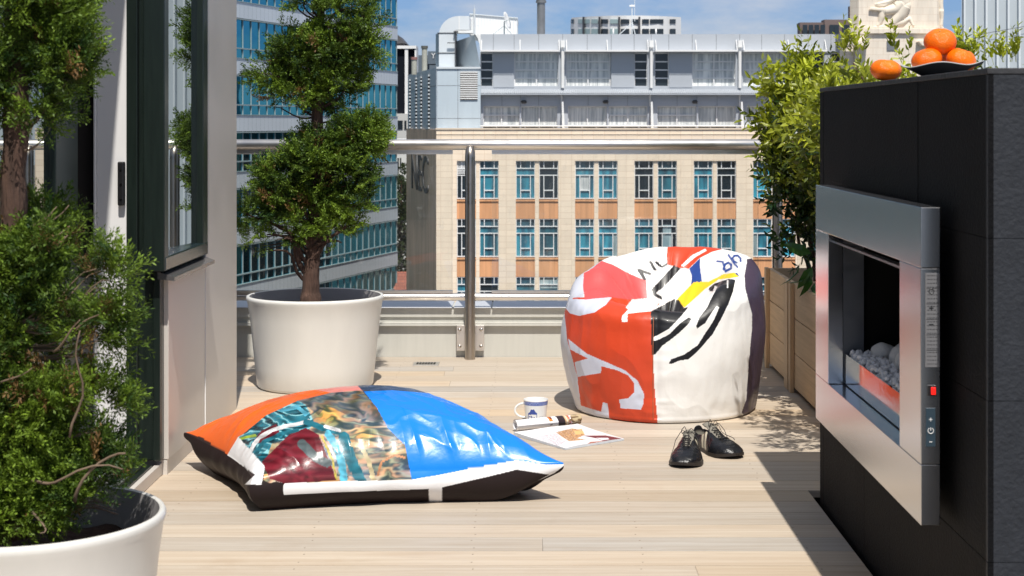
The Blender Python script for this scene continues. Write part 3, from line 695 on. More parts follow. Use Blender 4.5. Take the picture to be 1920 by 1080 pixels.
# mast, dish, flue
ms_ = thing('roof_mast', (PX(889.5, 99), 99, 5), 'thin pale vertical mast beside the white rooftop cabin', 'mast')
mb = MB(); mb.cyl((PX(889.5, 99), 98.95, PZ(64, 99)), (PX(889.5, 99), 98.95, PZ(16.5, 99)), 0.065, 10); mb.cyl((PX(889.5, 99), 98.95, PZ(16.5, 99)), (PX(889.5, 99), 98.95, PZ(9, 99)), 0.015, 6)
mb.box(PX(891, 99), PX(898, 99), 98.9, 98.93, PZ(49, 99), PZ(48, 99)); obj('pole', mb, m_duct, ms_)
sd = thing('satellite_dish', (PX(946, 101), 101, PZ(64, 101)), 'white satellite dish seen edge on, on a tripod on the grey roof', 'satellite dish')
c_ = Vector((PX(951, 101), 101, PZ(38, 101))); ax = Vector((0.92, -0.25, 0.28)).normalized()
mb = MB(); mb.lathe([(0.0, 0.10), (0.2, 0.09), (0.4, 0.05), (0.55, 0.0), (0.55, -0.02), (0.4, 0.03), (0.0, 0.08)], n=28)
Rm = ax.to_track_quat('-Z', 'Y').to_matrix(); mb.v = [tuple(Rm @ Vector(v) + c_) for v in mb.v]; obj('dish', mb, m_white, sd, smooth=True)
mb = MB(); b0 = Vector((PX(945.5, 101), 101, PZ(41, 101)))
mb.cyl(b0, (b0.x, 101, PZ(64.5, 101)), 0.04, 8); mb.cyl(b0-Vector((0,0,.25)), (PX(924, 101), 101, PZ(64.5, 101)), 0.015, 6); mb.cyl(b0-Vector((0,0,.25)), (PX(960, 101), 101.3, PZ(64.5, 101)), 0.015, 6)
mb.cyl(b0, c_, 0.04, 8); mb.cyl(c_, c_+ax*0.5, 0.015, 6); obj('stand', mb, m_mull, sd)
fl = thing('flue_stack', (PX(1014.5, 102), 102, 5), 'tall round grey metal flue rising from the grey roof', 'chimney')
mb = MB(); xx = PX(1014.5, 102); mb.cyl((xx, 102, PZ(66, 102)), (xx, 102, PZ(5, 102)), 0.255, 24); mb.cyl((xx, 102, PZ(5, 102)), (xx, 102, PZ(-30, 102)), 0.30, 24); mb.cyl((xx, 102, PZ(5.5, 102)), (xx, 102, PZ(2, 102)), 0.33, 24); obj('pipe', mb, m_flue, fl, smooth='auto')
for i, px in enumerate((776.5, 796)):
    yv = 107.0; top_ = (107, 86)[i]
    vp = thing('vent_pipe', (PX(px, yv), yv, 3.5), ('short vent pipe with a reddish cap on the plant room roof', 'taller vent pipe with a dark cap on the plant room roof')[i], 'vent pipe', 'vent pipes on the plant room roof')
    mb = MB(); mb.cyl((PX(px, yv), yv, PZ(140, yv)), (PX(px, yv), yv, PZ(top_+5, yv)), 0.18, 16); obj('pipe', mb, mat('vent_pipe_paint%d' % i, (0.42, 0.42, 0.37), 0.7, var=0.2), vp, smooth='auto')
    mb = MB(); mb.cyl((PX(px, yv), yv, PZ(top_+5, yv)), (PX(px, yv), yv, PZ(top_, yv)), 0.225, 16); obj('cap', mb, mat('vent_cap%d' % i, ((0.26, 0.13, 0.12), (0.10, 0.10, 0.09))[i], 0.7), vp, smooth='auto')

# ================================================================ TEAL GLASS TOWER
T1 = Vector((-10.57, 130.0, 0)); T0 = Vector((-18.5, 102.6, 0)); td = (T0-T1).normalized(); TL = 78.0
tn = Vector((-td.y, td.x, 0))
if tn.dot(Vector((0, 0, 0)) - T1) < 0: tn = -tn
teal = thing('glass_tower', tuple(T1 - Vector((0,0,40))), 'teal glass office tower with white horizontal bands behind the potted tree', 'building')
def tq(mb, u0, u1, z0, z1, o0, o1, m=0):
    a_ = T1 + td*u0 + tn*o0; b_ = T1 + td*u1 + tn*o0
    mb.prism([(a_.x, a_.y, z0), (b_.x, b_.y, z0), (b_.x, b_.y, z1), (a_.x, a_.y, z1)], tn*(o1-o0), m)
for k in range(-6, 9):
    zc = EYE + 3.6*k
    mb = MB(); tq(mb, 0, TL, zc-0.51, zc+0.51, -3, 0.12); s_ = obj('spandrel_band', mb, m_spandrelw, teal)
    mb = MB()
    u = 0.6
    while u < 60: tq(mb, u, u+0.02, zc-0.45, zc+0.45, 0.121, 0.124); u += 0.6
    tq(mb, 0, TL, zc-0.62, zc-0.55, 0.0, 0.15); tq(mb, 0, TL, zc+0.505, zc+0.55, 0.0, 0.16); obj('band_trim', mb, m_mull, s_)
    mb = MB(); tq(mb, 0.05, TL, zc+0.55, zc+3.05, -0.5, 0.0); g_ = obj('window_band', mb, m_teal, teal)
    mb = MB(); tq(mb, 0, TL, zc+1.12, zc+1.20, 0.002, 0.10)
    u = 0.0
    while u < 60: tq(mb, u, u+0.028, zc+0.55, zc+3.0, 0.002, 0.07); u += 1.2
    obj('mullions', mb, m_mull, g_)
mb = MB(); tq(mb, 0.1, TL, -40, 38, -25, -0.6); obj('core', mb, m_blackglass, teal)

# ================================================================ OTHER DISTANT BUILDINGS
# black glass block with white frame
yk = 180.0
bk = thing('black_glass_block', (PX(758, yk), yk, -40), 'black glass office block with white corner columns between the teal tower and the plant room', 'building')
mb = MB(); mb.box(PX(700, yk), PX(778, yk), yk, yk+3, -40, PZ(91, yk)); obj('glass_body', mb, m_blackglass, bk)
mb = MB(); mb.box(PX(759.5, yk), PX(765.5, yk), yk-0.4, yk, PZ(213, yk), PZ(88, yk)); mb.box(PX(700, yk), PX(781, yk), yk-0.5, yk+3, PZ(91.5, yk), PZ(86, yk)); mb.box(PX(778, yk), PX(781, yk), yk-0.4, yk+3, -40, PZ(91, yk)); obj('white_frame', mb, m_white, bk)
mb = MB(); mb.box(PX(700, yk), PX(765.5, yk), yk-0.6, yk-0.01, -40, PZ(213, yk)); obj('base_wall', mb, mat('pale_concrete', (0.50, 0.50, 0.48), 0.8), bk)
for a, b in ((745, 756), (759, 763)):
    mb = MB(); mb.box(PX(a, yk), PX(b, yk), yk-0.7, yk-0.605, PZ(242, yk), PZ(226, yk)); mb.box(PX(a+1, yk), PX(b, yk), yk-0.7, yk-0.605, PZ(315, yk), PZ(290, yk)); obj('window', mb, m_darkwin, bk)
mb = MB(); mb.prism([(PX(730, yk), yk+1, PZ(82, yk)), (PX(758, yk), yk+1, PZ(80, yk)), (PX(744, yk), yk+1, PZ(64, yk)), (PX(730, yk), yk+1, PZ(60, yk))], (0, 8, 0)); mb.box(PX(730, yk), PX(756, yk), yk+1.2, yk+8, PZ(87, yk), PZ(82, yk)); obj('roof', mb, m_darkmetal, bk)
# blue grey block with a letter Y sign
ys = 260.0
sg = thing('sign_block', (PX(810, ys), ys, -40), 'dark grey block with a white letter Y sign behind the vent pipes', 'building')
mb = MB(); mb.box(PX(783, ys), PX(830, ys), ys+1, ys+20, -40, PZ(103, ys)); mb.box(PX(802, ys), PX(830, ys), ys, ys+0.9, PZ(120, ys), PZ(96, ys)); mb.box(PX(805, ys), PX(830, ys), ys, ys+0.9, PZ(140, ys), PZ(122, ys)); obj('walls', mb, mat('slate_wall', (0.10, 0.13, 0.16), 0.7), sg)
o = wall_text('Y', 1.0, 0, 0, material=m_white); o.data.transform(Matrix.Translation((PX(808.5, ys), ys-0.1, PZ(109, ys))) @ Matrix.Rotation(math.radians(90), 4, 'X') @ Matrix.Diagonal((1.15, 1.15, 1, 1))); attach(o, sg)
# white curved apartment block
yw = 400.0
wx = lambda px: PX(px, yw); wz = lambda py: PZ(py, yw)
ap = thing('apartment_block', (wx(1175), yw, -40), 'distant white curved apartment block with bands of windows on the skyline', 'building')
def curve_y(px): return yw + 0.0012*(px-1190)**2*1.2
pts = [1072, 1078, 1085, 1100, 1115, 1130, 1145, 1160, 1175, 1190, 1205, 1220, 1235, 1250, 1262, 1277]
def proj(px, py, off=0):
    Y_ = curve_y(px) + off; return (PX(px, Y_), Y_, PZ(py, Y_))
mb = MB()
topf = lambda px: 29 + 0.00035*(px-1180)**2
for a, b in zip(pts[:-1], pts[1:]):
    p = [proj(a, 330), proj(b, 330), proj(b, topf(b)), proj(a, topf(a))]; mb.prism(p, (0, 12, 0))
obj('walls', mb, m_white, ap)
for y0, y1 in ((36, 44), (54, 66)):
    for a, b, kind in ((1084, 1092, 0), (1095, 1106, 0), (1109, 1121, 1), (1127, 1140, 2), (1144, 1159, 0), (1164, 1180, 2), (1184, 1198, 2), (1204, 1217, 2), (1219, 1244, 2), (1256, 1267, 2), (1071, 1076, 2)):
        mb = MB(); mb.prism([proj(a, y1, -0.35), proj(b, y1, -0.35), proj(b, y0, -0.35), proj(a, y0, -0.35)], (0, 0.3, 0)); wn_ = obj('window', mb, (m_palewin, m_palewin, m_darkwin)[kind], ap)
for px in (1094, 1124, 1161, 1199):
    mb = MB(); mb.prism([proj(px-1.8, 66, -0.9), proj(px+1.8, 66, -0.9), proj(px+1.8, 31.5, -0.9), proj(px-1.8, 31.5, -0.9)], (0, 0.6, 0)); obj('pier', mb, m_darkmetal, ap)
at_ = thing('roof_antenna', (PX(1185, 110), 110, 5), 'thin lattice antenna mast with small white panels above the grey roof', 'antenna')
y_ = 110.0
mb = MB(); X_ = lambda p: PX(p, y_); Z_ = lambda p: PZ(p, y_)
mb.cyl((X_(1185), y_, Z_(66)), (X_(1185), y_, Z_(8)), 0.035, 6); mb.cyl((X_(1190), y_, Z_(40)), (X_(1190), y_, Z_(-20)), 0.02, 6); mb.cyl((X_(1184), y_, Z_(44)), (X_(1161), y_, Z_(65)), 0.03, 6); mb.cyl((X_(1185), y_, Z_(40)), (X_(1191), y_, Z_(65)), 0.03, 6)
obj('pole', mb, m_finw, at_); mb = MB(); mb.box(X_(1180), X_(1190), y_-.1, y_, Z_(12.5), Z_(9.5)); obj('panel', mb, m_white, at_)
for px in (1150, 1230):
    vv = thing('roof_vent', (PX(px, 101), 101, PZ(64, 101)), ('small white rounded roof vent left of the antenna mast', 'small white rounded roof vent right of the antenna mast')[px > 1200], 'roof vent', 'white vents on the grey roof')
    mb = MB(); mb.lathe([(0.05, 0.30), (0.045, 0.33), (0.0, 0.35)], (PX(px, 101), 101, PZ(64.3, 101)), 12); mb.cyl((PX(px, 101), 101, PZ(66, 101)), (PX(px, 101), 101, PZ(64.3, 101)+0.31), 0.05, 12); obj('cowl', mb, m_white, vv, smooth=True)
# brown block
yr = 300.0
br_ = thing('brown_block', (PX(1548, yr), yr, -40), 'distant brown block with dark windows left of the carved stone tower', 'building')
mb = MB(); mb.box(PX(1500, yr), PX(1600, yr), yr, yr+3, -40, PZ(42, yr)); mb.box(PX(1545, yr), PX(1600, yr), yr-0.5, yr+3, PZ(70, yr), PZ(37, yr)); mb.box(PX(1592, yr), PX(1599, yr), yr-1, yr+1, PZ(70, yr), PZ(12, yr)); obj('walls', mb, m_brownb, br_)
for a in (1504, 1515, 1526, 1537, 1554, 1563, 1578, 1586):
    mb = MB(); mb.box(PX(a, yr), PX(a+8.5, yr), yr-0.8, yr-0.55, PZ(70, yr), PZ(47, yr)); obj('window', mb, m_darkwin, br_)
# ribbed grey building at the right
yq = 60.0
rb = thing('ribbed_building', (PX(1860, yq), yq, -40), 'pale grey ribbed metal building at the right edge behind the mandarins', 'building')
mb = MB(); zt_ = PZ(-140, yq); mb.prism([(PX(1803, yq), yq, -40), (PX(2150, yq), yq, -40), (PX(2150, yq), yq+12, -40), (PX(1806, yq+12), yq+12, -40)], (0, 0, zt_+40)); obj('wall', mb, m_rib, rb)
mb = MB(); px = 1805.0
while px < 2150: mb.box(PX(px, yq), PX(px+3.2, yq), yq-0.16, yq-0.001, -20, PZ(-139, yq)); px += 20.6
obj('fins', mb, m_finw, rb)
mb = MB(); mb.prism([(PX(1826, yq), yq-0.165, PZ(66, yq)), (PX(1960, yq), yq-0.165, PZ(42, yq)), (PX(1960, yq), yq-0.165, PZ(43, yq)), (PX(1826, yq), yq-0.165, PZ(67, yq))], (0, 0.004, 0)); obj('cable', mb, m_darkmetal, rb)

# stone tower with relief
yt = 96.0
tx = lambda px: PX(px, yt); tz = lambda py: PZ(py, yt)
tw = thing('stone_tower', (tx(1685), yt, -40), 'cream stone tower with a carved relief of a kneeling figure', 'tower')
mb = MB()
mb.prism([(tx(1597), yt+0.55, tz(330)), (tx(1610), yt, tz(330)), (tx(1757), yt, tz(330)), (tx(1773), yt+0.55, tz(330)), (tx(1773), yt+6, tz(330)), (PX(1599, yt+6), yt+6, tz(330))], (0, 0, tz(-140)-tz(330)))
obj('shaft', mb, m_towerst, tw)
mb = MB()
mb.prism([(tx(1592), yt+0.4, tz(64)), (tx(1612), yt-0.25, tz(64)), (tx(1757), yt-0.25, tz(64)), (tx(1779), yt+0.4, tz(64)), (tx(1779), yt+5, tz(64)), (PX(1594, yt+5), yt+5, tz(64))], (0, 0, tz(52)-tz(64)))
mb.box(tx(1622), tx(1752), yt-0.38, yt-0.26, tz(63), tz(55))
mb.box(tx(1602), tx(1768), yt-0.2, yt-0.01, tz(330), tz(64))
mb.box(tx(1580), tx(1602), yt+0.1, yt+0.9, tz(330), tz(88)); mb.box(tx(1768), tx(1792), yt+0.1, yt+0.9, tz(330), tz(88))
obj('base', mb, m_towerst, tw)
for a, b in ((1575, 1624), (1716, 1760)):
    mb = MB(); mb.prism([(tx(a+7), yt-0.9, tz(86.5)), (tx(b-2), yt-0.9, tz(86.5)), (tx(b), yt-0.9, tz(79)), (tx(a), yt-0.9, tz(79))], (0, 0.69, 0)); obj('ledge', mb, m_towerst, tw)
mb = MB(); mb.box(tx(1661), tx(1681.5), yt-0.25, yt-0.21, tz(95), tz(77.5)); obj('vent_opening', mb, m_greyline, tw)
def rel(paths, ov=0.0):
    mb = MB()
    for pts_, rr in paths:
        pts3 = [Vector((tx(1560+a/5.333), yt+0.02+ov, tz(b/5.333))) for a, b in pts_]
        # resample smoothly
        P_ = []; R_ = []
        for i in range(len(pts3)-1):
            for k in range(6):
                f_ = k/6; P_.append(pts3[i].lerp(pts3[i+1], f_)); R_.append(rr[i]*(1-f_)+rr[i+1]*f_)
        P_.append(pts3[-1]); R_.append(rr[-1])
        mb.tube(P_, R_, 16)
        for p_, r_2 in ((P_[0], R_[0]), (P_[-1], R_[-1])):
            mb.lathe([(r_2*math.cos(t_), r_2*math.sin(t_)) for t_ in np.linspace(-1.57, 1.57, 9)], tuple(p_), 14)
    return mb
fig = rel([([(500, 110), (495, 170), (480, 225), (455, 262)], [0.22, 0.20, 0.13, 0.09]), ([(425, 272), (500, 268)], [0.06, 0.11]),
           ([(700, 40), (640, 90), (520, 115)], [0.42, 0.34, 0.24]), ([(720, 60), (680, 150), (600, 240)], [0.42, 0.36, 0.24]),
           ([(600, 245), (700, 222), (770, 185)], [0.22, 0.20, 0.11]), ([(775, 180), (815, 262)], [0.10, 0.07]),
           ([(715, 50), (700, -60), (690, -140)], [0.40, 0.45, 0.42]), ([(650, -30), (560, 20), (440, 45)], [0.17, 0.14, 0.09]), ([(600, 5), (520, 55), (450, 50)], [0.12, 0.11, 0.08])])
obj('relief_figure', fig, m_relief, tw, smooth=True)
mb = MB(); mb.prism([(tx(1560+365/5.333), yt-0.22, tz(100/5.333)), (tx(1560+555/5.333), yt-0.22, tz(120/5.333)), (tx(1560+560/5.333), yt-0.22, tz(90/5.333)), (tx(1560+380/5.333), yt-0.22, tz(75/5.333))], (0, 0.21, 0)); obj('relief_tray', mb, m_relief, tw, bevel=0.04)
fig = rel([([(1100, -60), (1100, 40), (1105, 90)], [0.15, 0.14, 0.13]), ([(1105, 100), (1110, 180), (1105, 260)], [0.16, 0.10, 0.09]), ([(1105, 262), (1125, 285)], [0.09, 0.06])], 0.25)
obj('relief_figure', fig, m_relief, tw, smooth=True)
# small brick house roof far below
hs_ = thing('brick_house', (PX(753, 128), 128, -40), 'house with a red tiled roof glimpsed between the teal tower and the brown side wall', 'house')
mb = MB(); mb.box(-13.5, -7.0, 128, 134, -40, PZ(560, 128)); obj('walls', mb, m_brownb, hs_)
mb = MB(); mb.prism([(-14, 127.4, PZ(575, 128)), (-6.8, 127.4, PZ(575, 128)), (-6.8, 131, PZ(512, 131)), (-14, 131, PZ(512, 131))], (0, 0.2, 0.1)); obj('roof', mb, m_roofred, hs_)
# pale roof edge around tall background building (arched opening)
pb = thing('pale_arched_building', (PX(753, 170), 170, -40), 'pale building with narrow openings seen low between the teal tower and brown wall', 'building')
mb = MB(); mb.box(PX(728, 150), PX(764, 150), 150, 160, -40, PZ(262, 150)); obj('walls', mb, m_white, pb)
for a in (745.5, 750):
    mb = MB(); mb.box(PX(a, 150), PX(a+2.6, 150), 149.9, 149.98, PZ(315, 150), PZ(296, 150)); obj('window', mb, m_darkwin, pb)
# ================================================================ FOLIAGE GENERATORS
def rot_to(dirs, roll):
    """(m,3) unit z axes + roll -> (m,3,3) matrices whose columns are x,y,z axes"""
    z = dirs / np.linalg.norm(dirs, axis=1, keepdims=True)
    ref = np.where(np.abs(z[:, 2:3]) < 0.95, np.array([[0, 0, 1.0]]), np.array([[1.0, 0, 0]]))
    x = np.cross(ref, z); x /= np.linalg.norm(x, axis=1, keepdims=True); y = np.cross(z, x)
    c, s = np.cos(roll)[:, None], np.sin(roll)[:, None]
    return np.stack([x*c + y*s, -x*s + y*c, z], axis=2)
def instance(tv, tf, M_, loc, sc):
    n = len(tv); m = len(loc)
    V = np.einsum('mij,nj->mni', M_, tv) * sc[:, None, None] + loc[:, None, :]
    Fc = (tf[None] + (np.arange(m) * n)[:, None, None]).reshape(-1, tf.shape[1])
    return V.reshape(-1, 3), Fc

def frond(nl, lw, seed, droop=0.15, ll=0.34):
    r = np.random.default_rng(seed); V = []; Fc = []; T = []
    for i in range(nl):
        t = (i + 0.3) / nl
        az = (i % 2) * math.pi + r.normal(0, 0.75)
        l = ll * (1 - 0.62*t) * r.uniform(0.8, 1.25); tilt = math.radians(r.uniform(22, 48))
        d_ = np.array([math.cos(az)*math.sin(tilt), math.sin(az)*math.sin(tilt), math.cos(tilt)])
        b = np.array([droop*t*t, 0, t])
        side = np.cross(d_, r.normal(size=3)); side /= np.linalg.norm(side)
        w = lw * r.uniform(0.8, 1.3)
        k = len(V); V += [b, b + d_*l*0.5 + side*w, b + d_*l, b + d_*l*0.5 - side*w]; Fc.append((k, k+1, k+2, k+3)); T += [t, t, min(1, t+0.3), t]
    k = len(V); V += [np.array([-lw*.5, 0, 0]), np.array([lw*.5, 0, 0]), np.array([droop+lw*.3, 0, 1.05]), np.array([droop-lw*.3, 0, 1.05])]; Fc.append((k, k+1, k+2, k+3)); T += [0, 0, 1, 1]
    return np.array(V), np.array(Fc), np.array(T)

def spray(seed, lw, nsh=7, nle=8):
    """one flat feathery spray: a shoot with side shoots, each set with small leaflets"""
    r = np.random.default_rng(seed); V = []; Fc = []; T = []
    def quad_(b, d_, l, w, t0, t1):
        side = np.cross(d_, r.normal(size=3)); side /= np.linalg.norm(side)
        k = len(V); V.extend([b, b + d_*l*0.5 + side*w, b + d_*l, b + d_*l*0.5 - side*w]); Fc.append((k, k+1, k+2, k+3)); T.extend([t0, (t0+t1)/2, t1, (t0+t1)/2])
    shoots = [(np.zeros(3), np.array([0, 0, 1.0]), 1.0, 0.15)]
    for i in range(nsh):
        t = 0.12 + 0.75*i/nsh; s = 1 if i % 2 else -1; az = r.normal(0, .35) + (0 if s > 0 else math.pi); tilt = math.radians(r.uniform(32, 52))
        d_ = np.array([math.cos(az)*math.sin(tilt), math.sin(az)*math.sin(tilt), math.cos(tilt)]); shoots.append((np.array([0, 0.10*t*t, t]), d_, (0.62-0.38*t)*r.uniform(.8, 1.2), t))
    for b, d_, l, t0 in shoots:
        e = np.cross(d_, [0.3, 1, 0.1]); e /= np.linalg.norm(e); f = np.cross(d_, e)
        n_ = max(4, int(nle*(0.6+l*.8)))
        for k in range(n_):
            q = (k+.5)/n_; p = b + d_*l*q + np.array([0, 0.10*(t0+q*l)**2, 0]); a = (k % 2)*math.pi + r.normal(0, .7); tl = math.radians(r.uniform(25, 50))
            dd_ = d_*math.cos(tl) + (e*math.cos(a)+f*math.sin(a))*math.sin(tl); tt_ = min(1, t0*.5+q*.6)
            quad_(p, dd_, (0.17-.06*q)*r.uniform(.8, 1.3), lw*r.uniform(.8, 1.3), tt_, min(1, tt_+.3))
        quad_(b, d_, l*1.08, lw*.45, t0*.3, 1)
    return np.array(V), np.array(Fc), np.array(T)

def conifer_mesh(name, blobs, n, parent, flen, nl=16, lw=0.03, seed=1, up=0.50, bright=1.0, brown=0.03, gap=0.35):
    r = np.random.default_rng(seed)
    vol = np.array([b[3]*b[4]*b[5] for b in blobs])**0.75; pr = vol/vol.sum()
    idx = r.choice(len(blobs), size=n, p=pr); Bc = np.array([b[:3] for b in blobs]); Br = np.array([b[3:6] for b in blobs])
    dr_ = r.normal(size=(n, 3)); dr_ /= np.linalg.norm(dr_, axis=1, keepdims=True)
    rad = r.uniform(0.15, 1.0, size=n)**0.55*0.80
    P_ = Bc[idx] + dr_*rad[:, None]*Br[idx]
    # clumpy gaps
    keep = np.array([noise.noise(Vector(p)*9.5) + 0.4*noise.noise(Vector(p)*22) > -gap for p in P_])
    P_, dr2, rad = P_[keep], dr_[keep], rad[keep]
    D_ = dr2*np.array([1, 1, 0.6]) + np.array([0, 0, up]) + r.normal(0, 0.32, size=(len(P_), 3))
    outV = []; outF = []; outC = []; off = 0
    var = r.integers(0, 4, size=len(P_))
    for k in range(4):
        tv, tf, tt = spray(seed*10+k, lw, nl)
        s = var == k; m = s.sum()
        Mx = rot_to(D_[s], r.uniform(0, 6.28, m)); sc = flen * r.uniform(0.6, 1.35, m)
        V, Fc = instance(tv, tf, Mx, P_[s], sc)
        g = np.clip(r.normal(0.42, 0.24, m), 0, 1)
        cl = np.array([noise.noise(Vector(p)*6 + Vector((5, 3, 1))) for p in P_[s]])
        g = np.clip(g + cl*0.55, 0, 1)[:, None]
        dark = np.array([0.014, 0.038, 0.008]); lite = np.array([0.15, 0.225, 0.022])
        base = dark*(1-g) + lite*g
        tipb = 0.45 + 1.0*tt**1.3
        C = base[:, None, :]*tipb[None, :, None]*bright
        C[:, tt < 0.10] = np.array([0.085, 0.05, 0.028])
        bw = r.uniform(size=m) < brown
        C[bw] = np.array([0.20, 0.115, 0.045])[None, None, :]*r.uniform(0.6, 1.3, (bw.sum(), 1, 1))
        outV.append(V); outF.append(Fc + off); outC.append(C.reshape(-1, 3)); off += len(V)
    return np_mesh(name, np.concatenate(outV), np.concatenate(outF), m_conifer, parent, np.concatenate(outC), smooth=False)

def limb(mb, a, b, r0, r1, wob=0.02, n=7, seg=8):
    a = Vector(a); b = Vector(b); pts = []; rs = []
    for i in range(seg+1):
        t = i/seg; p = a.lerp(b, t); k = math.sin(t*math.pi)
        p += Vector((noise.noise(p*7), noise.noise(p*7+Vector((9, 0, 0))), noise.noise(p*7+Vector((0, 9, 0)))))*wob*2*(0.3+k) if 0 < i < seg else Vector()
        pts.append(p); rs.append(r0*(1-t)+r1*t)
    mb.tube(pts, rs, n)

# ================================================================ POTS
def make_pot(X, Y, s, label):
    t = thing('plant_pot', (X, Y, 0), label, 'plant pot', 'white round plant pots')
    prof = [(0.0, 0.0), (0.235, 0.0), (0.247, 0.004), (0.253, 0.015), (0.262, 0.10), (0.272, 0.20), (0.283, 0.30), (0.294, 0.372), (0.299, 0.384), (0.2995, 0.392), (0.296, 0.398),
            (0.290, 0.400), (0.285, 0.397)]
    mb = MB(); mb.lathe([(r*s, z) for r, z in prof], (X, Y, 0), 96); obj('pot_shell', mb, m_pot, t, smooth=True)
    mb = MB(); mb.lathe([(0.2849*s, 0.3968), (0.281*s, 0.36), (0.276*s, 0.29), (0.272*s, 0.25)], (X, Y, 0), 96); obj('pot_inside', mb, m_potin, t, smooth=True)
    mb = MB()
    def so(r, z, w, i): return r, z + 0.012*noise.noise(Vector((r*14*math.cos(w), r*14*math.sin(w), 3)))
    mb.lathe([(0.273*s*k/9, 0.318) for k in range(10)][::-1], (X, Y, 0), 60, fr=so); obj('soil', mb, m_soil, t, smooth=True)
    return t
PX1, PY1 = -0.932, 7.10
PX2, PY2 = -0.968, 3.12
make_pot(PX1, PY1, 1.0, 'white round plant pot with a spiral conifer standing by the far glass balustrade')
make_pot(PX2, PY2, 0.885, 'white round plant pot in the near left corner, cut by the photo edge')

# back spiral conifer
S1 = F/PY1
def blob(px, py, rx, ry, dy=0.0, Y=PY1, rz=None):
    s = F/Y; return (PX(px, Y), Y+dy, PZ(py, Y), rx/s, (rz or max(rx, ry)*0.9)/s, ry/s)
t1 = thing('spiral_conifer', (PX1, PY1, 0.32), 'tall green spiral clipped conifer growing from the white pot by the balustrade', 'tree', 'potted spiral conifers')
mb = MB()
path = [P(583, 575, PY1), P(582, 545, PY1), P(585, 500, PY1), P(589, 440, PY1), P(592, 380, PY1), P(594, 300, PY1), P(596, 220, PY1), P(598, 130, PY1), P(600, 40, PY1), P(603, -60, PY1), P(606, -190, PY1)]
sp_ = []; rs_ = []
R0 = [0.046, 0.040, 0.034, 0.031, 0.030, 0.028, 0.026, 0.022, 0.018, 0.014, 0.006]
for i in range(len(path)-1):
    for k in range(6):
        f_ = k/6; p = Vector(path[i]).lerp(Vector(path[i+1]), f_); sp_.append(p + Vector((0.006*noise.noise(p*20), 0.006*noise.noise(p*21+Vector((4,4,4))), 0)))
        rs_.append((R0[i]*(1-f_)+R0[i+1]*f_)*(1+0.16*noise.noise(p*30)))
mb.tube(sp_, rs_, 16)
tr1 = obj('trunk', mb, m_bark, t1, smooth=True)
B1 = [blob(668, 262, 58, 46), blob(600, 295, 78, 58), blob(650, 330, 66, 52), blob(530, 345, 62, 52), blob(590, 375, 70, 50, .05), blob(495, 392, 46, 48), blob(545, 425, 52, 42), blob(480, 440, 30, 34),
      blob(668, 380, 34, 32), blob(630, 420, 42, 30),  blob(700, 250, 30, 28),
      blob(672, 55, 52, 60), blob(622, 100, 74, 62), blob(560, 95, 62, 62), blob(503, 135, 38, 46), blob(555, 175, 56, 42), blob(645, 165, 50, 40), blob(690, 100, 26, 40), blob(605, 205, 30, 14, .1),
      blob(580, -5, 66, 26), blob(640, 15, 60, 35), blob(600, -70, 70, 50), blob(560, -130, 50, 50), blob(610, -180, 35, 40)]
B1 = [(PX1+0.0+(b[0]-PX1)*0.95, b[1], b[2], b[3]*0.92, b[4]*0.92, b[5]*0.92) for b in B1]
conifer_mesh('foliage', B1, 5000, t1, 0.082, nl=7, lw=0.030, seed=3, gap=0.12, bright=1.15)
mb = MB(); rr_ = random.Random(5)
for b in B1:
    for k in range(5):
        e = Vector(b[:3]) + Vector((rr_.uniform(-.9, .9)*b[3], rr_.uniform(-.9, .9)*b[4], rr_.uniform(-.9, .9)*b[5]))
        z0 = min(max(b[2]-0.10, 0.52), 2.0); s0 = min(sp_, key=lambda q: abs(q.z - z0)); limb(mb, s0, e, 0.006, 0.0014, 0.02, 6)
for (a, b) in (((540, 520), (480, 400)), ((575, 520), (500, 440)), ((570, 500), (460, 400)), ((590, 500), (660, 400)), ((585, 530), (505, 470)), ((583, 470), (640, 455))):
    limb(mb, P(583, a[1], PY1), P(b[0], b[1], PY1-0.05), 0.012, 0.003, 0.03, 6)
obj('branches', mb, m_bark, t1, smooth=True)

# front conifer
def fb(px, py, rx, ry, dy=0.0, rz=None): return blob(px, py, rx, ry, dy, PY2, rz)
t2 = thing('spiral_conifer', (PX2, PY2, 0.32), 'large green conifer filling the left edge, growing from the near corner pot', 'tree', 'potted spiral conifers')
mb = MB()
path = [P(30, 1010, PY2), P(28, 900, PY2), P(22, 760, PY2), P(18, 600, PY2), P(20, 450, PY2), P(26, 330, PY2), P(30, 200, PY2), P(28, 60, PY2), P(30, -150, PY2), P(30, -500, PY2)]
R0 = [0.034, 0.030, 0.027, 0.026, 0.026, 0.025, 0.024, 0.02, 0.015, 0.006]
sp2 = []; rs2 = []
for i in range(len(path)-1):
    for k in range(8):
        f_ = k/8; p = Vector(path[i]).lerp(Vector(path[i+1]), f_); sp2.append(p + Vector((0.008*noise.noise(p*14), 0.008*noise.noise(p*15+Vector((4,4,4))), 0)))
        rs2.append((R0[i]*(1-f_)+R0[i+1]*f_)*(1+0.2*noise.noise(p*30)))
mb.tube(sp2, rs2, 18); obj('trunk', mb, m_bark, t2, smooth=True)
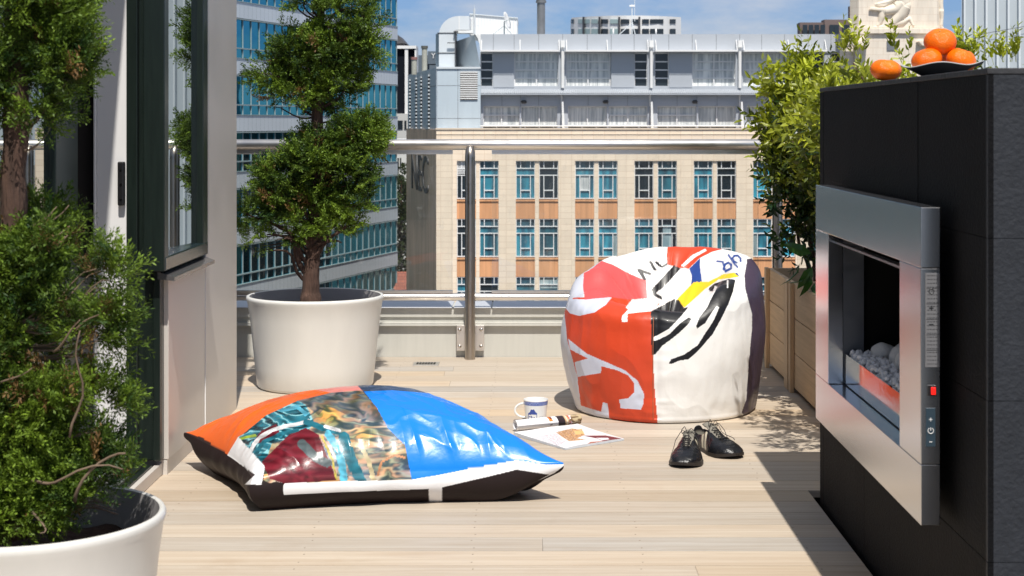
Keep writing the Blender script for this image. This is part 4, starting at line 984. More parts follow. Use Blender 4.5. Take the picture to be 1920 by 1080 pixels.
B2 = [fb(55, 505, 75, 90), fb(120, 470, 62, 82), fb(175, 540, 62, 66), fb(225, 535, 36, 46), fb(70, 620, 110, 90), fb(175, 640, 62, 66), fb(205, 610, 45, 50), fb(120, 740, 84, 80), fb(60, 800, 90, 90), fb(165, 800, 40, 62),
      fb(205, 770, 44, 60), fb(195, 860, 40, 50), fb(215, 905, 34, 52), fb(150, 930, 60, 50), fb(230, 950, 28, 34), fb(60, 950, 90, 50), fb(-30, 960, 80, 40), fb(100, 890, 80, 50), fb(20, 680, 90, 90), fb(-60, 600, 110, 140), fb(-90, 800, 120, 110), fb(140, 405, 30, 36), fb(60, 430, 40, 36, .12),
      fb(30, 55, 100, 100), fb(120, 40, 62, 90), fb(80, 150, 86, 76), fb(150, 130, 36, 62), fb(100, 215, 48, 30), fb(0, 150, 60, 60), fb(-70, 120, 100, 110), fb(60, -60, 110, 80), fb(-20, 330, 30, 26)]
B2 = [(b[0]-(0.022 if b[2] < 0.95 else 0.036), *b[1:]) for b in B2]
conifer_mesh('foliage', B2, 7400, t2, 0.066, nl=8, lw=0.022, seed=8, gap=0.14, bright=1.15, brown=0.05)
mb = MB(); rr_ = random.Random(9)
for b in B2:
    for k in range(4):
        e = Vector(b[:3]) + Vector((rr_.uniform(-.7, .7)*b[3], rr_.uniform(-.2, .9)*b[4], rr_.uniform(-.7, .7)*b[5]))
        z0 = max(b[2]-0.06, 0.40); s0 = min(sp2, key=lambda q: abs(q.z - z0)); limb(mb, s0, e, 0.0035, 0.001, 0.02, 6)
for a, b, c in (((140, 620), (185, 590), 0.004), ((100, 660), (150, 600), .004), ((60, 900), (230, 880), .006), ((140, 940), (235, 850), .007), ((130, 820), (150, 620), .005), ((0, 720), (60, 690), .004), ((60, 960), (75, 1000), .005)):
    limb(mb, P(a[0], a[1], PY2-0.09), P(b[0], b[1], PY2-0.12), c*0.55, c*0.25, 0.012, 6)
obj('branches', mb, mat('pale_twig', (0.20, 0.14, 0.095), 0.85, var=0.3, vscale=30), t2, smooth=True)

# far trees in the gap between the tower and the beige building
for i, (px, yy, zt) in enumerate(((752, 133, 318),)):
    ft = thing('street_tree', (PX(752, 136), 136, -40), 'dark tall hedge like tree between the teal tower and the brown side wall', 'tree')
    bl = [(PX(752+random.uniform(-14, 14), 136), 136+random.uniform(0, 2.5), PZ(q, 136), 0.9, 1.2, 1.1) for q in range(330, 560, 12)]
    r = np.random.default_rng(4); n = 5200; ii = r.integers(0, len(bl), n); dr_ = r.normal(size=(n, 3)); dr_ /= np.linalg.norm(dr_, axis=1, keepdims=True)
    P_ = np.array([b[:3] for b in bl])[ii] + dr_*np.array([b[3:] for b in bl])[ii]*r.uniform(.5, 1, (n, 1))
    tv = np.array([(-.5, 0, 0), (.5, 0, 0.1), (.4, .1, 1), (-.4, 0, .9)]); V, Fc = instance(tv, np.array([[0, 1, 2, 3]]), rot_to(dr_, r.uniform(0, 6, n)), P_, r.uniform(.12, .26, n))
    c = np.repeat(np.outer(r.uniform(.3, 1.3, n), [0.05, 0.075, 0.025]), 4, axis=0); np_mesh('crown', V, Fc, m_leaf, ft, c, smooth=False)
    mb = MB(); mb.cyl((PX(752, 137), 137, -40), (PX(752, 137), 137, PZ(340, 137)), 0.25, 8, r2=0.08); obj('trunk', mb, m_bark, ft)
# ================================================================ LEFT BUILDING WALL, WINDOW, DOOR
WX = -1.174
lb = thing('house_wall', (WX-0.1, 5.9, 0), 'beige metal clad house wall at the left with a tall window beside the door', 'wall')
yA, yW0, yW1 = 6.53, 5.23, 5.895            # wall end, window span
wz0, wz1 = EYE-(470-VY)*5.895/F, 2.62       # sill height at far end
zs = 0.675
mb = MB()
mb.box(WX-0.30, WX, yW1+0.004, yA, -0.05, 3.2)                        # pier right of the seam
mb.box(WX-0.30, WX-0.0015, 5.30, yW1, 0.05, zs-0.03)                # panel under the window
mb.box(WX-0.30, WX-0.0015, 5.30, yW1, 2.75, 3.2)
mb.box(WX-0.32, -1.205, 1.1, 5.2995, 2.75, 3.2)                     # over the door
obj('cladding', mb, m_clad, lb, bevel=0.002)
mb = MB(); mb.box(WX-0.30, WX-0.006, 5.30, yW1, -0.05, 0.048); obj('plinth', mb, m_clad, lb)
mb = MB(); mb.box(WX-0.01, WX+0.0015, yW1+0.0005, yW1+0.0038, 0.0, 3.2); obj('seam', mb, m_white, lb)
# window
zf = zs
win = MB()
win.box(WX-0.045, WX+0.010, yW1-0.085, yW1-0.004, zf, 2.75)             # far stile
win.box(WX-0.06, WX+0.010, 5.19, 5.25, zf, 2.75)
win.box(WX-0.06, WX+0.010, 5.25, yW1-0.085, 2.66, 2.75)
wnd = obj('window_frame', win, m_greenframe, lb, bevel=0.003)
mb = MB(); mb.box(WX-0.06, WX+0.012, 5.20, yW1-0.01, zf, zf+0.045); obj('bottom_rail', mb, mat('green_gloss_rail', (0.02, 0.035, 0.04), 0.15, spec=0.6), wnd, bevel=0.004)
mb = MB(); mb.prism([(WX-0.058, 5.25, zf+0.045), (WX-0.013, yW1-0.085, zf+0.045), (WX-0.018, yW1-0.085, zf+0.045), (WX-0.063, 5.25, zf+0.045)], (0, 0, 2.66-zf-0.045)); obj('pane', mb, m_doorglass, wnd)   # pane turned inside its frame only to steer the reflection
mb = MB(); mb.prism([(WX-0.02, 5.22, zf-0.028), (WX+0.035, 5.22, zf-0.034), (WX+0.035, 5.22, zf-0.022), (WX-0.02, 5.22, zf-0.003)], (0, yW1-5.22-0.004, 0)); obj('sill', mb, mat('sill_gloss', (0.20, 0.19, 0.19), 0.18, 0.6), wnd)
# door opening : post, jamb, hinge, threshold, sliding glass panel, dark room
dp = thing('sliding_door', (-1.30, 5.0, 0), 'dark green framed glass door standing open in the house wall at the left', 'door')
mb = MB(); mb.box(-1.298, -1.190, 5.262, 5.298, 0.055, 2.748); mb.box(-1.298, -1.262, 5.235, 5.2615, 0.055, 2.748); mb.box(-1.215, -1.190, 5.245, 5.2615, 0.055, 2.748)
obj('green_stile', mb, m_greenframe, dp, bevel=0.003)
mb = MB(); mb.box(-1.395, -1.2985, 5.24, 5.30, 0.05, 2.748); mb.box(-1.405, -1.3955, 5.235, 5.30, 0.05, 2.748); obj('white_jamb', mb, m_whitejamb, dp, bevel=0.003)
mb = MB(); mb.box(-1.322, -1.301, 5.215, 5.2395, PZ(385, 5.24), PZ(303, 5.24)); hg = obj('hinge', mb, m_black, dp, bevel=0.004)
mb = MB()
for py in (318, 345, 373): mb.cyl((-1.311, 5.213, PZ(py, 5.24)), (-1.311, 5.2149, PZ(py, 5.24)), 0.004, 12)
obj('hinge_screw', mb, m_bolt, hg)
mb = MB(); mb.box(-1.33, -1.215, 2.55, 5.2345, 0.0005, 0.046); mb.box(-1.285, -1.275, 2.55, 5.2345, 0.0465, 0.058); mb.box(-1.245, -1.235, 2.55, 5.2345, 0.0465, 0.056); obj('threshold', mb, m_greenframe, dp, bevel=0.002)
mb = MB(); mb.box(-1.214, -1.196, 3.5, 5.2995, 0.0005, 0.040); obj('threshold_nose', mb, m_clad, dp, bevel=0.002)
mb = MB(); mb.box(-1.46, -1.3305, 2.55, 5.2345, 0.0005, 0.046); obj('inner_sill', mb, m_ledge, dp)
gy = 4.60
mb = MB(); mb.box(-1.385, -1.340, gy, gy+0.225, 0.06, 2.72); mb.box(-1.385, -1.340, 2.62, 2.85, 0.06, 2.72); mb.box(-1.385, -1.341, 2.85, gy, 0.06, 0.16); mb.box(-1.385, -1.341, 2.85, gy, 2.62, 2.72)
pnl = obj('door_frame', mb, m_greenframe, dp, bevel=0.003); mb = MB(); mb.box(-1.368, -1.358, 2.85, gy, 0.16, 2.62); obj('door_pane', mb, m_doorglass, pnl)
rm = thing('room_interior', (-2.6, 4, 0), 'dark unlit room behind the open glass door', 'room')
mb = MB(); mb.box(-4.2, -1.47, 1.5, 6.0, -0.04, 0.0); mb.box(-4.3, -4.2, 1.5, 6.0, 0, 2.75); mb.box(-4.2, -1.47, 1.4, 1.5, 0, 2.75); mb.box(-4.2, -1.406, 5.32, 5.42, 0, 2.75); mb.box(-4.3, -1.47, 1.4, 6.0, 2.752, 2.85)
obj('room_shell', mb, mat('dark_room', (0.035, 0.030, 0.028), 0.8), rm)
mb = MB(); mb.box(-1.50, WX-0.002, 0.6, 2.548, -0.05, 2.748); obj('wall_return', mb, m_clad, lb)

# ================================================================ DARK STONE WALL WITH FIREPLACE
SX, SY0, SY1, SZ = 0.89, 3.137, 4.94, 1.257
SXB = 1.36
sw = thing('stone_wall', (1.1, 4.0, 0), 'charcoal stone clad garden wall holding the steel fireplace', 'wall')
hy0, hy1, hz0, hz1 = 3.560, 4.462, 0.415, 0.872
# tiled cladding, each tile a slab with open joints
mb = MB(); g = 0.0006; TH = 0.3148
zrow = [-0.10] + [SZ-0.012-TH*k for k in range(4)][::-1]
zr = [-0.10, 0.299, 0.612, 0.927, SZ-0.0125]
core = MB(); core.box(SX+0.012, SXB-0.012, SY0+0.012, hy0, -0.12, SZ-0.013); core.box(SX+0.012, SXB-0.012, hy1, SY1-0.012, -0.12, SZ-0.013)
core.box(SX+0.012, SXB-0.012, hy0, hy1, -0.12, hz0); core.box(SX+0.012, SXB-0.012, hy0, hy1, hz1, SZ-0.013)
obj('core', core, m_dark, sw)
rt = random.Random(3)
ys = [SY1]
yy = SY1 - 0.055
while yy > SY0+0.05: ys.append(yy); yy -= 0.296
ys.append(SY0)
for i in range(len(zr)-1):
    z0, z1 = zr[i]+g, zr[i+1]-g
    for j in range(len(ys)-1):
        y1, y0 = ys[j]-g*0.6, ys[j+1]+g*0.6
        dxx = rt.uniform(0, 0.0012)
        # leave the fireplace opening free
        if y0 < hy1 and y1 > hy0 and z0 < hz1 and z1 > hz0:
            if z0 < hz0: mb.box(SX+dxx, SX+0.0115, y0, y1, z0, hz0)
            if z1 > hz1: mb.box(SX+dxx, SX+0.0115, y0, y1, hz1, z1)
            if y0 < hy0: mb.box(SX+dxx, SX+0.0115, y0, hy0, max(z0, hz0+.001), min(z1, hz1-.001))
            if y1 > hy1: mb.box(SX+dxx, SX+0.0115, hy1, y1, max(z0, hz0+.001), min(z1, hz1-.001))
        else: mb.box(SX+dxx, SX+0.0115, y0, y1, z0, z1)
obj('side_tiles', mb, m_stone, sw)
mb = MB()
for i in range(len(zr)-1):
    x = SX
    while x < SXB-0.01:
        x1 = min(x+0.3148, SXB); mb.box(x+g*(x > SX), x1-g, SY0+rt.uniform(0, .001), SY0+0.0115, zr[i]+g, zr[i+1]-g); x = x1
    mb.box(SXB-0.0115, SXB, SY0+0.0125, SY1, zr[i]+g, zr[i+1]-g); mb.box(SX+0.0125, SXB-0.0125, SY1-0.0115, SY1, zr[i]+g, zr[i+1]-g)
obj('end_tiles', mb, mat('dark_stone_tile_end', (0.030, 0.033, 0.040), 0.65, spec=0.3, var=0.3, vscale=22, bump=0.3, bscale=95), sw)
mb = MB(); yy = SY0-0.001
while yy < SY1-0.01:
    y1 = min(yy+0.3148, SY1+0.001); mb.box(SX-0.001, SXB+0.001, yy+0.0005, y1-0.0005, SZ-0.012, SZ); yy = y1
obj('capping', mb, m_stone_cap, sw, bevel=0.0015)

fp = thing('gas_fireplace', (0.86, 4.0, 0.31), 'brushed steel framed gas fireplace set into the dark stone wall', 'fireplace')
FX, FXB = 0.822, 0.863
fy0, fy1, fz0, fz1 = 3.391, 4.629, 0.308, 0.974
oy0, oy1, oz0, oz1 = 3.585, 4.437, 0.436, 0.846
for z0, z1 in ((fz0, oz0-0.0008), (oz1+0.0008, fz1)):
    mb = MB(); mb.box(FX, FXB, fy0, fy1, z0, z1); obj('frame_rail', mb, m_brushed, fp, bevel=0.0015)
for y0, y1 in ((fy0, oy0), (oy1, fy1)):
    mb = MB(); mb.box(FX, FXB, y0, y1, oz0, oz1); obj('frame_stile', mb, m_brushed, fp, bevel=0.0015)
mb = MB()
mb.box(FXB+0.0005, SX+0.03, oy0-0.006, oy0-0.001, oz0-0.006, oz1+0.006); mb.box(FXB+0.0005, SX+0.03, oy1+0.001, oy1+0.006, oz0-0.006, oz1+0.006)
mb.box(FXB+0.0005, SX+0.03, oy0, oy1, oz0-0.006, oz0-0.001); mb.box(FXB+0.0005, SX+0.03, oy0, oy1, oz1+0.001, oz1+0.006)
mb.box(FXB-0.03, FXB-0.012, oy0+0.002, oy1-0.002, oz1-0.022, oz1-0.0165)
obj('reveal_lining', mb, m_brushed_end, fp)
mb = MB(); bx0, bx1 = SX+0.004, 1.30
mb.box(bx1-0.01, bx1, hy0+.002, hy1-.002, hz0+.002, hz1-.002); mb.box(bx0, bx1-.0105, hy0+.002, hy0+.008, hz0+.002, hz1-.002); mb.box(bx0, bx1-.0105, hy1-.008, hy1-.002, hz0+.002, hz1-.002)
mb.box(bx0, bx1-.0105, hy0+.009, hy1-.009, hz1-.008, hz1-.002); mb.box(bx0, bx1-.0105, hy0+.009, hy1-.009, hz0+.002, hz0+.010)
obj('firebox', mb, m_dark, fp)
mb = MB(); mb.box(0.866, 0.871, oy0+0.004, oy1-0.008, oz0+0.002, 0.520); obj('tray_front', mb, m_mirror, fp)
mb = MB(); mb.box(0.8712, 1.18, oy0+0.004, oy1-0.012, oz0+0.002, 0.505); obj('burner_tray', mb, mat('tray_bed', (0.12, 0.12, 0.12), 0.8), fp)
mb = MB(); mb.box(FX+0.009, FXB-0.002, fy0-0.0025, fy0-0.0004, PZ(688, fy0), PZ(512, fy0)); lbp = obj('rating_label', mb, m_label, fp)
mb = MB(); x_a, x_b = FX+0.011, FXB-0.004
for k in range(5): mb.box(x_a, x_b, fy0-0.0032, fy0-0.0026, PZ(540+k*29, fy0)-.0005, PZ(540+k*29, fy0)+.0005)
rr3 = random.Random(2)
for k in range(24):
    z = PZ(516+k*7.2, fy0); x = x_a+0.002
    while x < x_b-0.004: w_ = rr3.uniform(.002, .006); mb.box(x, min(x+w_, x_b), fy0-0.0032, fy0-0.0026, z-.0006, z+.0004); x += w_+.0015
obj('label_print', mb, m_ink, lbp)
cxm = (FX+FXB)/2 + 0.001
mb = MB(); mb.tube([(cxm+0.005*math.cos(a), fy0-0.0030, PZ(546, fy0)+0.005*math.sin(a)) for a in np.linspace(0, 6.28, 25)], 0.0007, 6)
mb.box(cxm-.0045, cxm+.0045, fy0-.0035, fy0-.0026, PZ(577, fy0)-.0008, PZ(577, fy0)+.0008); mb.box(cxm-.0008, cxm+.0008, fy0-.0038, fy0-.0026, PZ(577, fy0)-.0045, PZ(577, fy0)+.0045)
mb.box(cxm-.0045, cxm+.0045, fy0-.0035, fy0-.0026, PZ(608, fy0)-.0009, PZ(608, fy0)+.0009); obj('label_symbols', mb, m_black, lbp)
mb = MB(); mb.box(FX+0.014, FX+0.031, fy0-0.005, fy0-0.0004, PZ(742, fy0), PZ(722, fy0)); swt = obj('switch_body', mb, m_black, fp, bevel=0.001)
mb = MB(); mb.prism([(FX+0.020, fy0-0.0052, PZ(739, fy0)), (FX+0.0295, fy0-0.0052, PZ(739, fy0)), (FX+0.0295, fy0-0.0052, PZ(725, fy0)), (FX+0.020, fy0-0.0052, PZ(725, fy0))], (0, -0.0035, 0)); obj('switch_rocker', mb, m_red, swt, bevel=0.0008)
mb = MB(); mb.box(FX+0.010, FX+0.030, fy0-0.003, fy0-0.0004, PZ(837, fy0), PZ(765, fy0)); cp = obj('control_panel', mb, m_ctrl, fp, bevel=0.0006)
c2x = FX+0.020; mb = MB(); yf = fy0-0.0038
z_ = PZ(786, fy0); mb.box(c2x-.0035, c2x+.0035, yf, yf+.0007, z_-.0007, z_+.0007); mb.box(c2x-.0007, c2x+.0007, yf-.0002, yf+.0007, z_-.0035, z_+.0035)
z_ = PZ(828, fy0); mb.box(c2x-.003, c2x+.003, yf, yf+.0007, z_-.0008, z_+.0008)
z_ = PZ(807, fy0); mb.tube([(c2x+0.0058*math.cos(a), yf, z_+0.0058*math.sin(a)) for a in np.linspace(1.57+.5, 1.57+6.28-.5, 25)], 0.0008, 6); mb.box(c2x-.0007, c2x+.0007, yf-.0002, yf+.0007, z_, z_+.0065)
obj('control_marks', mb, m_ctrlmark, cp)

def rock(c, r, seed, mt, sub=2):
    import bmesh
    bm = bmesh.new(); bmesh.ops.create_icosphere(bm, subdivisions=sub, radius=1.0)
    o_ = Vector((seed*3.1, seed*1.7, 0))
    mb = MB(); mb.v = [tuple(Vector(c) + Vector((v.co.x*r[0], v.co.y*r[1], v.co.z*r[2]))*(1+0.13*noise.noise(v.co*1.4+o_))) for v in bm.verts]
    mb.f = [tuple(v.index for v in f.verts) for f in bm.faces]; mb.m = [0]*len(mb.f); bm.free(); return mb
# gravel bed in the tray
mb = MB(); rg = random.Random(12)
for i in range(520):
    c = (rg.uniform(0.877, 0.937), rg.uniform(oy0+0.01, oy1-0.02), rg.uniform(0.512, 0.528)); q = rock(c, [rg.uniform(.006, .011) for _ in range(3)], i, None, 1); mb.add(q.v, q.f)
tag(obj('white_gravel', mb, m_pebble, smooth=True), 'bed of small white gravel along the front of the fireplace tray', 'gravel', kind='stuff')
big = [(0.955, 4.33, .545, .034, .036, .026), (1.00, 4.26, .552, .034, .04, .030), (0.975, 4.19, .550, .036, .042, .032), (1.05, 4.36, .560, .036, .05, .034), (0.97, 4.10, .552, .036, .045, .034), (1.06, 4.24, .562, .04, .045, .036),
       (0.98, 4.00, .550, .036, .05, .034), (1.06, 4.08, .565, .04, .05, .04), (0.98, 3.89, .552, .036, .048, .034), (1.05, 3.93, .562, .036, .05, .036)]
big = [(a-0.005, b, c, *r) for a, b, c, *r in big]
for i, (a, b, c, r1, r2, r3) in enumerate(big):
    names_ = ['fire stone nearest the far end of the fireplace tray, in the front row', 'second fire stone from the far end, against the white gravel', 'third fire stone from the far end in the front row', 'fire stone at the back far corner of the fireplace tray',
              'fourth fire stone from the far end in the front row', 'second fire stone from the far end in the back row', 'fifth fire stone from the far end in the front row', 'third fire stone from the far end in the back row', 'fire stone at the near end of the front row, behind the steel stile', 'fire stone at the near end of the back row, behind the steel stile']
    tag(obj('fire_stone', rock((a, b, c-0.008), (r1, r2, r3), i+40, None, 3), m_firestone, smooth=True), 'rounded grey ' + names_[i], 'stone', 'rounded stones in the fireplace')

# ================================================================ MANDARINS AND BOWL
def mandarin(c, r, sq, tilt, seed, label, group='mandarins on the stone wall'):
    t = thing('mandarin', (c[0], c[1], c[2]-r*sq), label, 'mandarin', group)
    V = MB(); n = 64; prof = []
    for i in range(41):
        th = math.pi*i/40; rr = math.sin(th)*(1+0.05*math.sin(th)**2); zz = math.cos(th)*sq
        # dimple at the crown
        k = math.exp(-(th/0.30)**2); zz -= 0.16*k; k2 = math.exp(-((math.pi-th)/0.25)**2); zz += 0.08*k2
        prof.append((rr*r, zz*r))
    def fr(rad, z, w, i):
        th = math.pi*i/40; lob = 1+0.018*math.cos(9*w+seed)*math.sin(th)*(0.4+0.6*max(0, math.cos(th)))+0.03*noise.noise(Vector((math.cos(w)*1.5, math.sin(w)*1.5, th+seed*3)))
        return rad*lob, z*lob
    V.lathe(prof, (0, 0, 0), n, fr=fr)
    R = Matrix.Rotation(tilt[0], 3, 'X') @ Matrix.Rotation(tilt[1], 3, 'Y')
    V.v = [tuple(R @ Vector(v) + Vector(c)) for v in V.v]; obj('peel', V, m_orange, t, smooth=True)
    mb = MB(); top = Vector((0, 0, r*sq-0.16*r+0.0005)); mb.lathe([(0.0001, 0.002), (0.0022, 0.0015), (0.003, 0.0)], tuple(top), 10); mb.v = [tuple(R @ Vector(v) + Vector(c)) for v in mb.v]; obj('stem_end', mb, m_calyx, t)
mandarin((0.918, 4.16, SZ+0.0295), 0.0385, 0.76, (0.05, 0.1), 1, 'single mandarin lying directly on the stone wall left of the bowl')
bw = thing('fruit_bowl', (1.01, 3.95, SZ), 'shallow dark grey bowl with a wavy pale rim on the stone wall, full of mandarins', 'bowl')
def rim(r, z, w, i):
    k = (r/0.095)**2; s = 1 + 0.06*math.cos(2*(w-0.3)); wave = 0.0045*math.cos(4*w+1.2)+0.004*math.cos(w+0.2)
    return r*(1+(s-1)*k), z + wave*k
mb = MB(); mb.lathe([(0.0, 0.001), (0.030, 0.0005), (0.040, 0.003), (0.060, 0.014), (0.080, 0.026), (0.0945, 0.0335)], (1.01, 3.95, SZ), 72, fr=rim); obj('bowl_body', mb, m_bowl, bw, smooth=True)
mb = MB(); mb.lathe([(0.0945, 0.0336), (0.0955, 0.0350), (0.0945, 0.0362), (0.0925, 0.0360), (0.078, 0.029), (0.058, 0.0175), (0.035, 0.008), (0.0, 0.006)], (1.01, 3.95, SZ), 72, fr=rim); obj('bowl_inside', mb, m_bowlin, bw, smooth=True)
mandarin((0.968, 3.935, SZ+0.0455), 0.0355, 0.84, (0.1, -0.3), 2, 'left mandarin in the bowl, beside the single one')
mandarin((1.049, 3.925, SZ+0.0445), 0.0345, 0.88, (0.1, 0.3), 3, 'right mandarin in the bowl, yellow orange')
mandarin((1.053, 4.000, SZ+0.0480), 0.0345, 0.86, (0.0, 0.2), 4, 'mandarin at the back right of the bowl, mostly hidden')
mandarin((1.006, 3.955, SZ+0.0920), 0.0378, 0.86, (0.38, -0.1), 5, 'mandarin on top of the pile in the bowl')

# ================================================================ PLANTERS AND SHRUBS
def planter(x0, y0, y1, label, width=0.44):
    t = thing('planter_box', (x0+width/2, (y0+y1)/2, 0), label, 'planter', 'wooden planter boxes along the right side')
    H = 0.47
    for k in range(3):
        z0 = 0.022+0.149*k
        mb = MB(); mb.box(x0+0.018, x0+0.038, y0+0.002, y1-0.002, z0, z0+0.1455); obj('side_board', mb, m_planter, t, bevel=0.002)
    mb = MB(); mb.box(x0+0.04, x0+width, y0, y0+0.02, 0.02, H-0.004); mb.box(x0+0.04, x0+width, y1-0.02, y1, 0.02, H-0.004); mb.box(x0+width-0.02, x0+width, y0+0.021, y1-0.021, 0.02, H-0.004); obj('end_board', mb, m_planter, t)
    for a, b in ((y0, y0+0.09), (y1-0.05, y1)):
        mb = MB(); mb.box(x0, x0+0.0175, a, b, 0.0, H); mb.box(x0+0.0178, x0+0.07, a-0.003 if a == y0 else b-0.02, a+0.02 if a == y0 else b+0.003, 0, H+.001) if False else None
        obj('corner_post', mb, m_post_wood, t, bevel=0.002)
    mb = MB(); mb.box(x0+0.0382, x0+width-0.021, y0+0.021, y1-0.021, 0.05, 0.40); obj('soil', mb, m_soil, t)
    return t
planter(1.117, 6.985, 7.66, 'farthest wooden planter box, next to the bean bag and the balustrade')
planter(1.117, 5.98, 6.955, 'second wooden planter box, partly hidden behind the steel fireplace frame')
planter(1.40, 4.98, 5.95, 'third wooden planter box, hidden behind the stone wall')

def leaf_tpl(l=1.0, w=0.30, fold=0.12, bend=0.18):
    z = [0, 0.33, 0.70, 1.0]; hw = [0.0, w*0.5, w*0.38, 0]
    c = [np.array([0, -bend*(t**2), t])*l for t in z]
    v = [c[0], c[1], c[2], c[3]]
    L_ = [c[i] + np.array([-hw[i], fold*hw[i]*2, 0])*l for i in (1, 2)]; R_ = [c[i] + np.array([hw[i], fold*hw[i]*2, 0])*l for i in (1, 2)]
    v += L_ + R_   # 4,5 left ; 6,7 right
    f = [(0, 1, 4), (1, 2, 5), (1, 5, 4), (2, 3, 5), (0, 6, 1), (1, 6, 7), (1, 7, 2), (2, 7, 3)]
    return np.array(v), np.array(f)
def twig_tpl(nleaf, seed, ls=0.30, w=0.3):
    r = np.random.default_rng(seed); V = []; Fc = []; T = []; off = 0
    for i in range(nleaf):
        t = 0.15 + 0.85*(i+0.5)/nleaf; az = i*2.4 + r.normal(0, .3); tilt = math.radians(r.uniform(35, 75)) * (1-0.5*(t > 0.85))
        d_ = np.array([[math.cos(az)*math.sin(tilt), math.sin(az)*math.sin(tilt), math.cos(tilt)]])
        lv, lf = leaf_tpl(1, w*r.uniform(0.8, 1.2), r.uniform(0.05, 0.25), r.uniform(0.05, 0.4))
        v, f = instance(lv, lf, rot_to(d_, r.uniform(0, 6.28, 1)), np.array([[0, 0, t]]), np.array([ls*(1.15-0.5*t)*r.uniform(.8, 1.2)]))
        V.append(v); Fc.append(f+off); off += len(v); T += [t]*len(v)
    s = 0.008; v = np.array([(-s, 0, 0), (s, 0, 0), (0, 0, 1.0), (0, s*1.5, 0)]); V.append(v); Fc.append(np.array([(0, 1, 2), (1, 3, 2), (3, 0, 2)])+off); T += [0.1]*4
    return np.concatenate(V), np.concatenate(Fc), np.array(T)
def shrub(blobs, n, root, label, seed, tlen=0.13, top=1.45, base_z=0.4, stems=5, spikes=0, spk=1.35, low=(0.010, 0.034, 0.008)):
    r = np.random.default_rng(seed)
    t = thing('shrub', root, label, 'shrub', 'leafy shrubs in the planter boxes')
    vol = np.array([b[3]*b[4]*b[5] for b in blobs])**0.8; idx = r.choice(len(blobs), n, p=vol/vol.sum())
    Bc = np.array([b[:3] for b in blobs]); Br = np.array([b[3:6] for b in blobs])
    dr_ = r.normal(size=(n, 3)); dr_ /= np.linalg.norm(dr_, axis=1, keepdims=True)
    P_ = Bc[idx] + dr_*Br[idx]*(r.uniform(0.2, 1, (n, 1))**0.5)
    D_ = dr_*np.array([1, 1, .5]) + np.array([0, 0, .55]) + r.normal(0, .3, (n, 3))
    if spikes:
        k = spikes; bi = r.integers(0, len(blobs), k); a = r.uniform(0, 6.28, k); tops = Bc[bi] + np.stack([np.cos(a)*.6, np.sin(a)*.6, np.ones(k)*0.85], 1)*Br[bi]
        P_ = np.concatenate([P_, tops]); D_ = np.concatenate([D_, np.stack([r.normal(0, .25, k), r.normal(0, .25, k), np.ones(k)], 1)])
    m0 = len(P_); V_ = []; F_ = []; C_ = []; off = 0; var = r.integers(0, 5, m0)
    isp = np.arange(m0) >= n
    for k in range(6 if spikes else 5):
        tv, tf, tt = twig_tpl(8, seed*7+k, 0.46, 0.40) if k < 5 else twig_tpl(13, seed*7+k, 0.27, 0.36)
        s = ((var == k) & ~isp) if k < 5 else isp; m = s.sum(); sc = tlen*r.uniform(.65, 1.3, m)*(1 if k < 5 else spk)
        V, Fc = instance(tv, tf, rot_to(D_[s], r.uniform(0, 6.28, m)), P_[s], sc)
        # young growth high on the shrub is yellow green, old leaves lower down are deep green
        hgt = np.clip((P_[s][:, 2]-0.72)/(top-0.80), 0, 1); g = np.clip(hgt*0.85 + r.normal(0, .26, m), 0, 1)[:, None]
        base = np.array(low)*(1-g) + np.array([0.37, 0.40, 0.03])*g
        C = base[:, None, :]*(0.75+0.5*tt)[None, :, None]*r.uniform(.75, 1.25, (m, 1, 1))
        V_.append(V); F_.append(Fc+off); C_.append(C.reshape(-1, 3)); off += len(V)
    np_mesh('foliage', np.concatenate(V_), np.concatenate(F_), m_leaf, t, np.concatenate(C_), smooth=False)
    mb = MB(); rr = random.Random(seed)
    for i in range(stems):
        a = Vector(root) + Vector((rr.uniform(-.06, .06), rr.uniform(-.15, .15), 0)); b = blobs[rr.randrange(len(blobs))]; m_ = Vector((b[0], b[1], b[2]))
        limb(mb, a, a.lerp(m_, .5)+Vector((0, 0, .1)), .010, .007, .02, 7); limb(mb, a.lerp(m_, .5)+Vector((0, 0, .1)), m_, .007, .003, .02, 6)
    obj('stems', mb, m_bark, t, smooth=True)
    return t
def sb(px, py, rx, ry, Y, rz=None): s = F/Y; return (PX(px, Y), Y, PZ(py, Y), rx/s, (rz or rx)/s, ry/s)
S_a = [sb(1490, 165, 36, 38, 7.3), sb(1525, 185, 50, 50, 7.3), sb(1465, 228, 34, 44, 7.3), sb(1500, 270, 62, 55, 7.3), sb(1540, 240, 60, 60, 7.2), sb(1482, 312, 40, 40, 7.3), sb(1525, 345, 50, 50, 7.3), sb(1475, 365, 34, 30, 7.2),
       sb(1500, 410, 28, 40, 7.3), sb(1540, 420, 30, 50, 7.3), sb(1495, 465, 22, 30, 7.3), sb(1580, 300, 50, 90, 7.3)]
shrub(S_a, 1000, (1.32, 7.33, 0.39), 'tall leafy shrub with yellow green tips in the farthest planter box', 21, 0.105, 1.45, spikes=60)
S_b = [(1.30, 6.5, 1.12, .20, .42, .18), (1.25, 6.35, 1.05, .17, .35, .22), (1.35, 6.6, 0.95, .17, .35, .22), (1.24, 6.15, 1.13, .15, .2, .12), (1.2, 6.75, 1.08, .12, .2, .2)]
shrub_b = shrub(S_b, 800, (1.32, 6.45, 0.39), 'leafy shrub in the second planter box, mostly behind the stone wall', 22, 0.10, 1.42, spikes=16, spk=1.15)
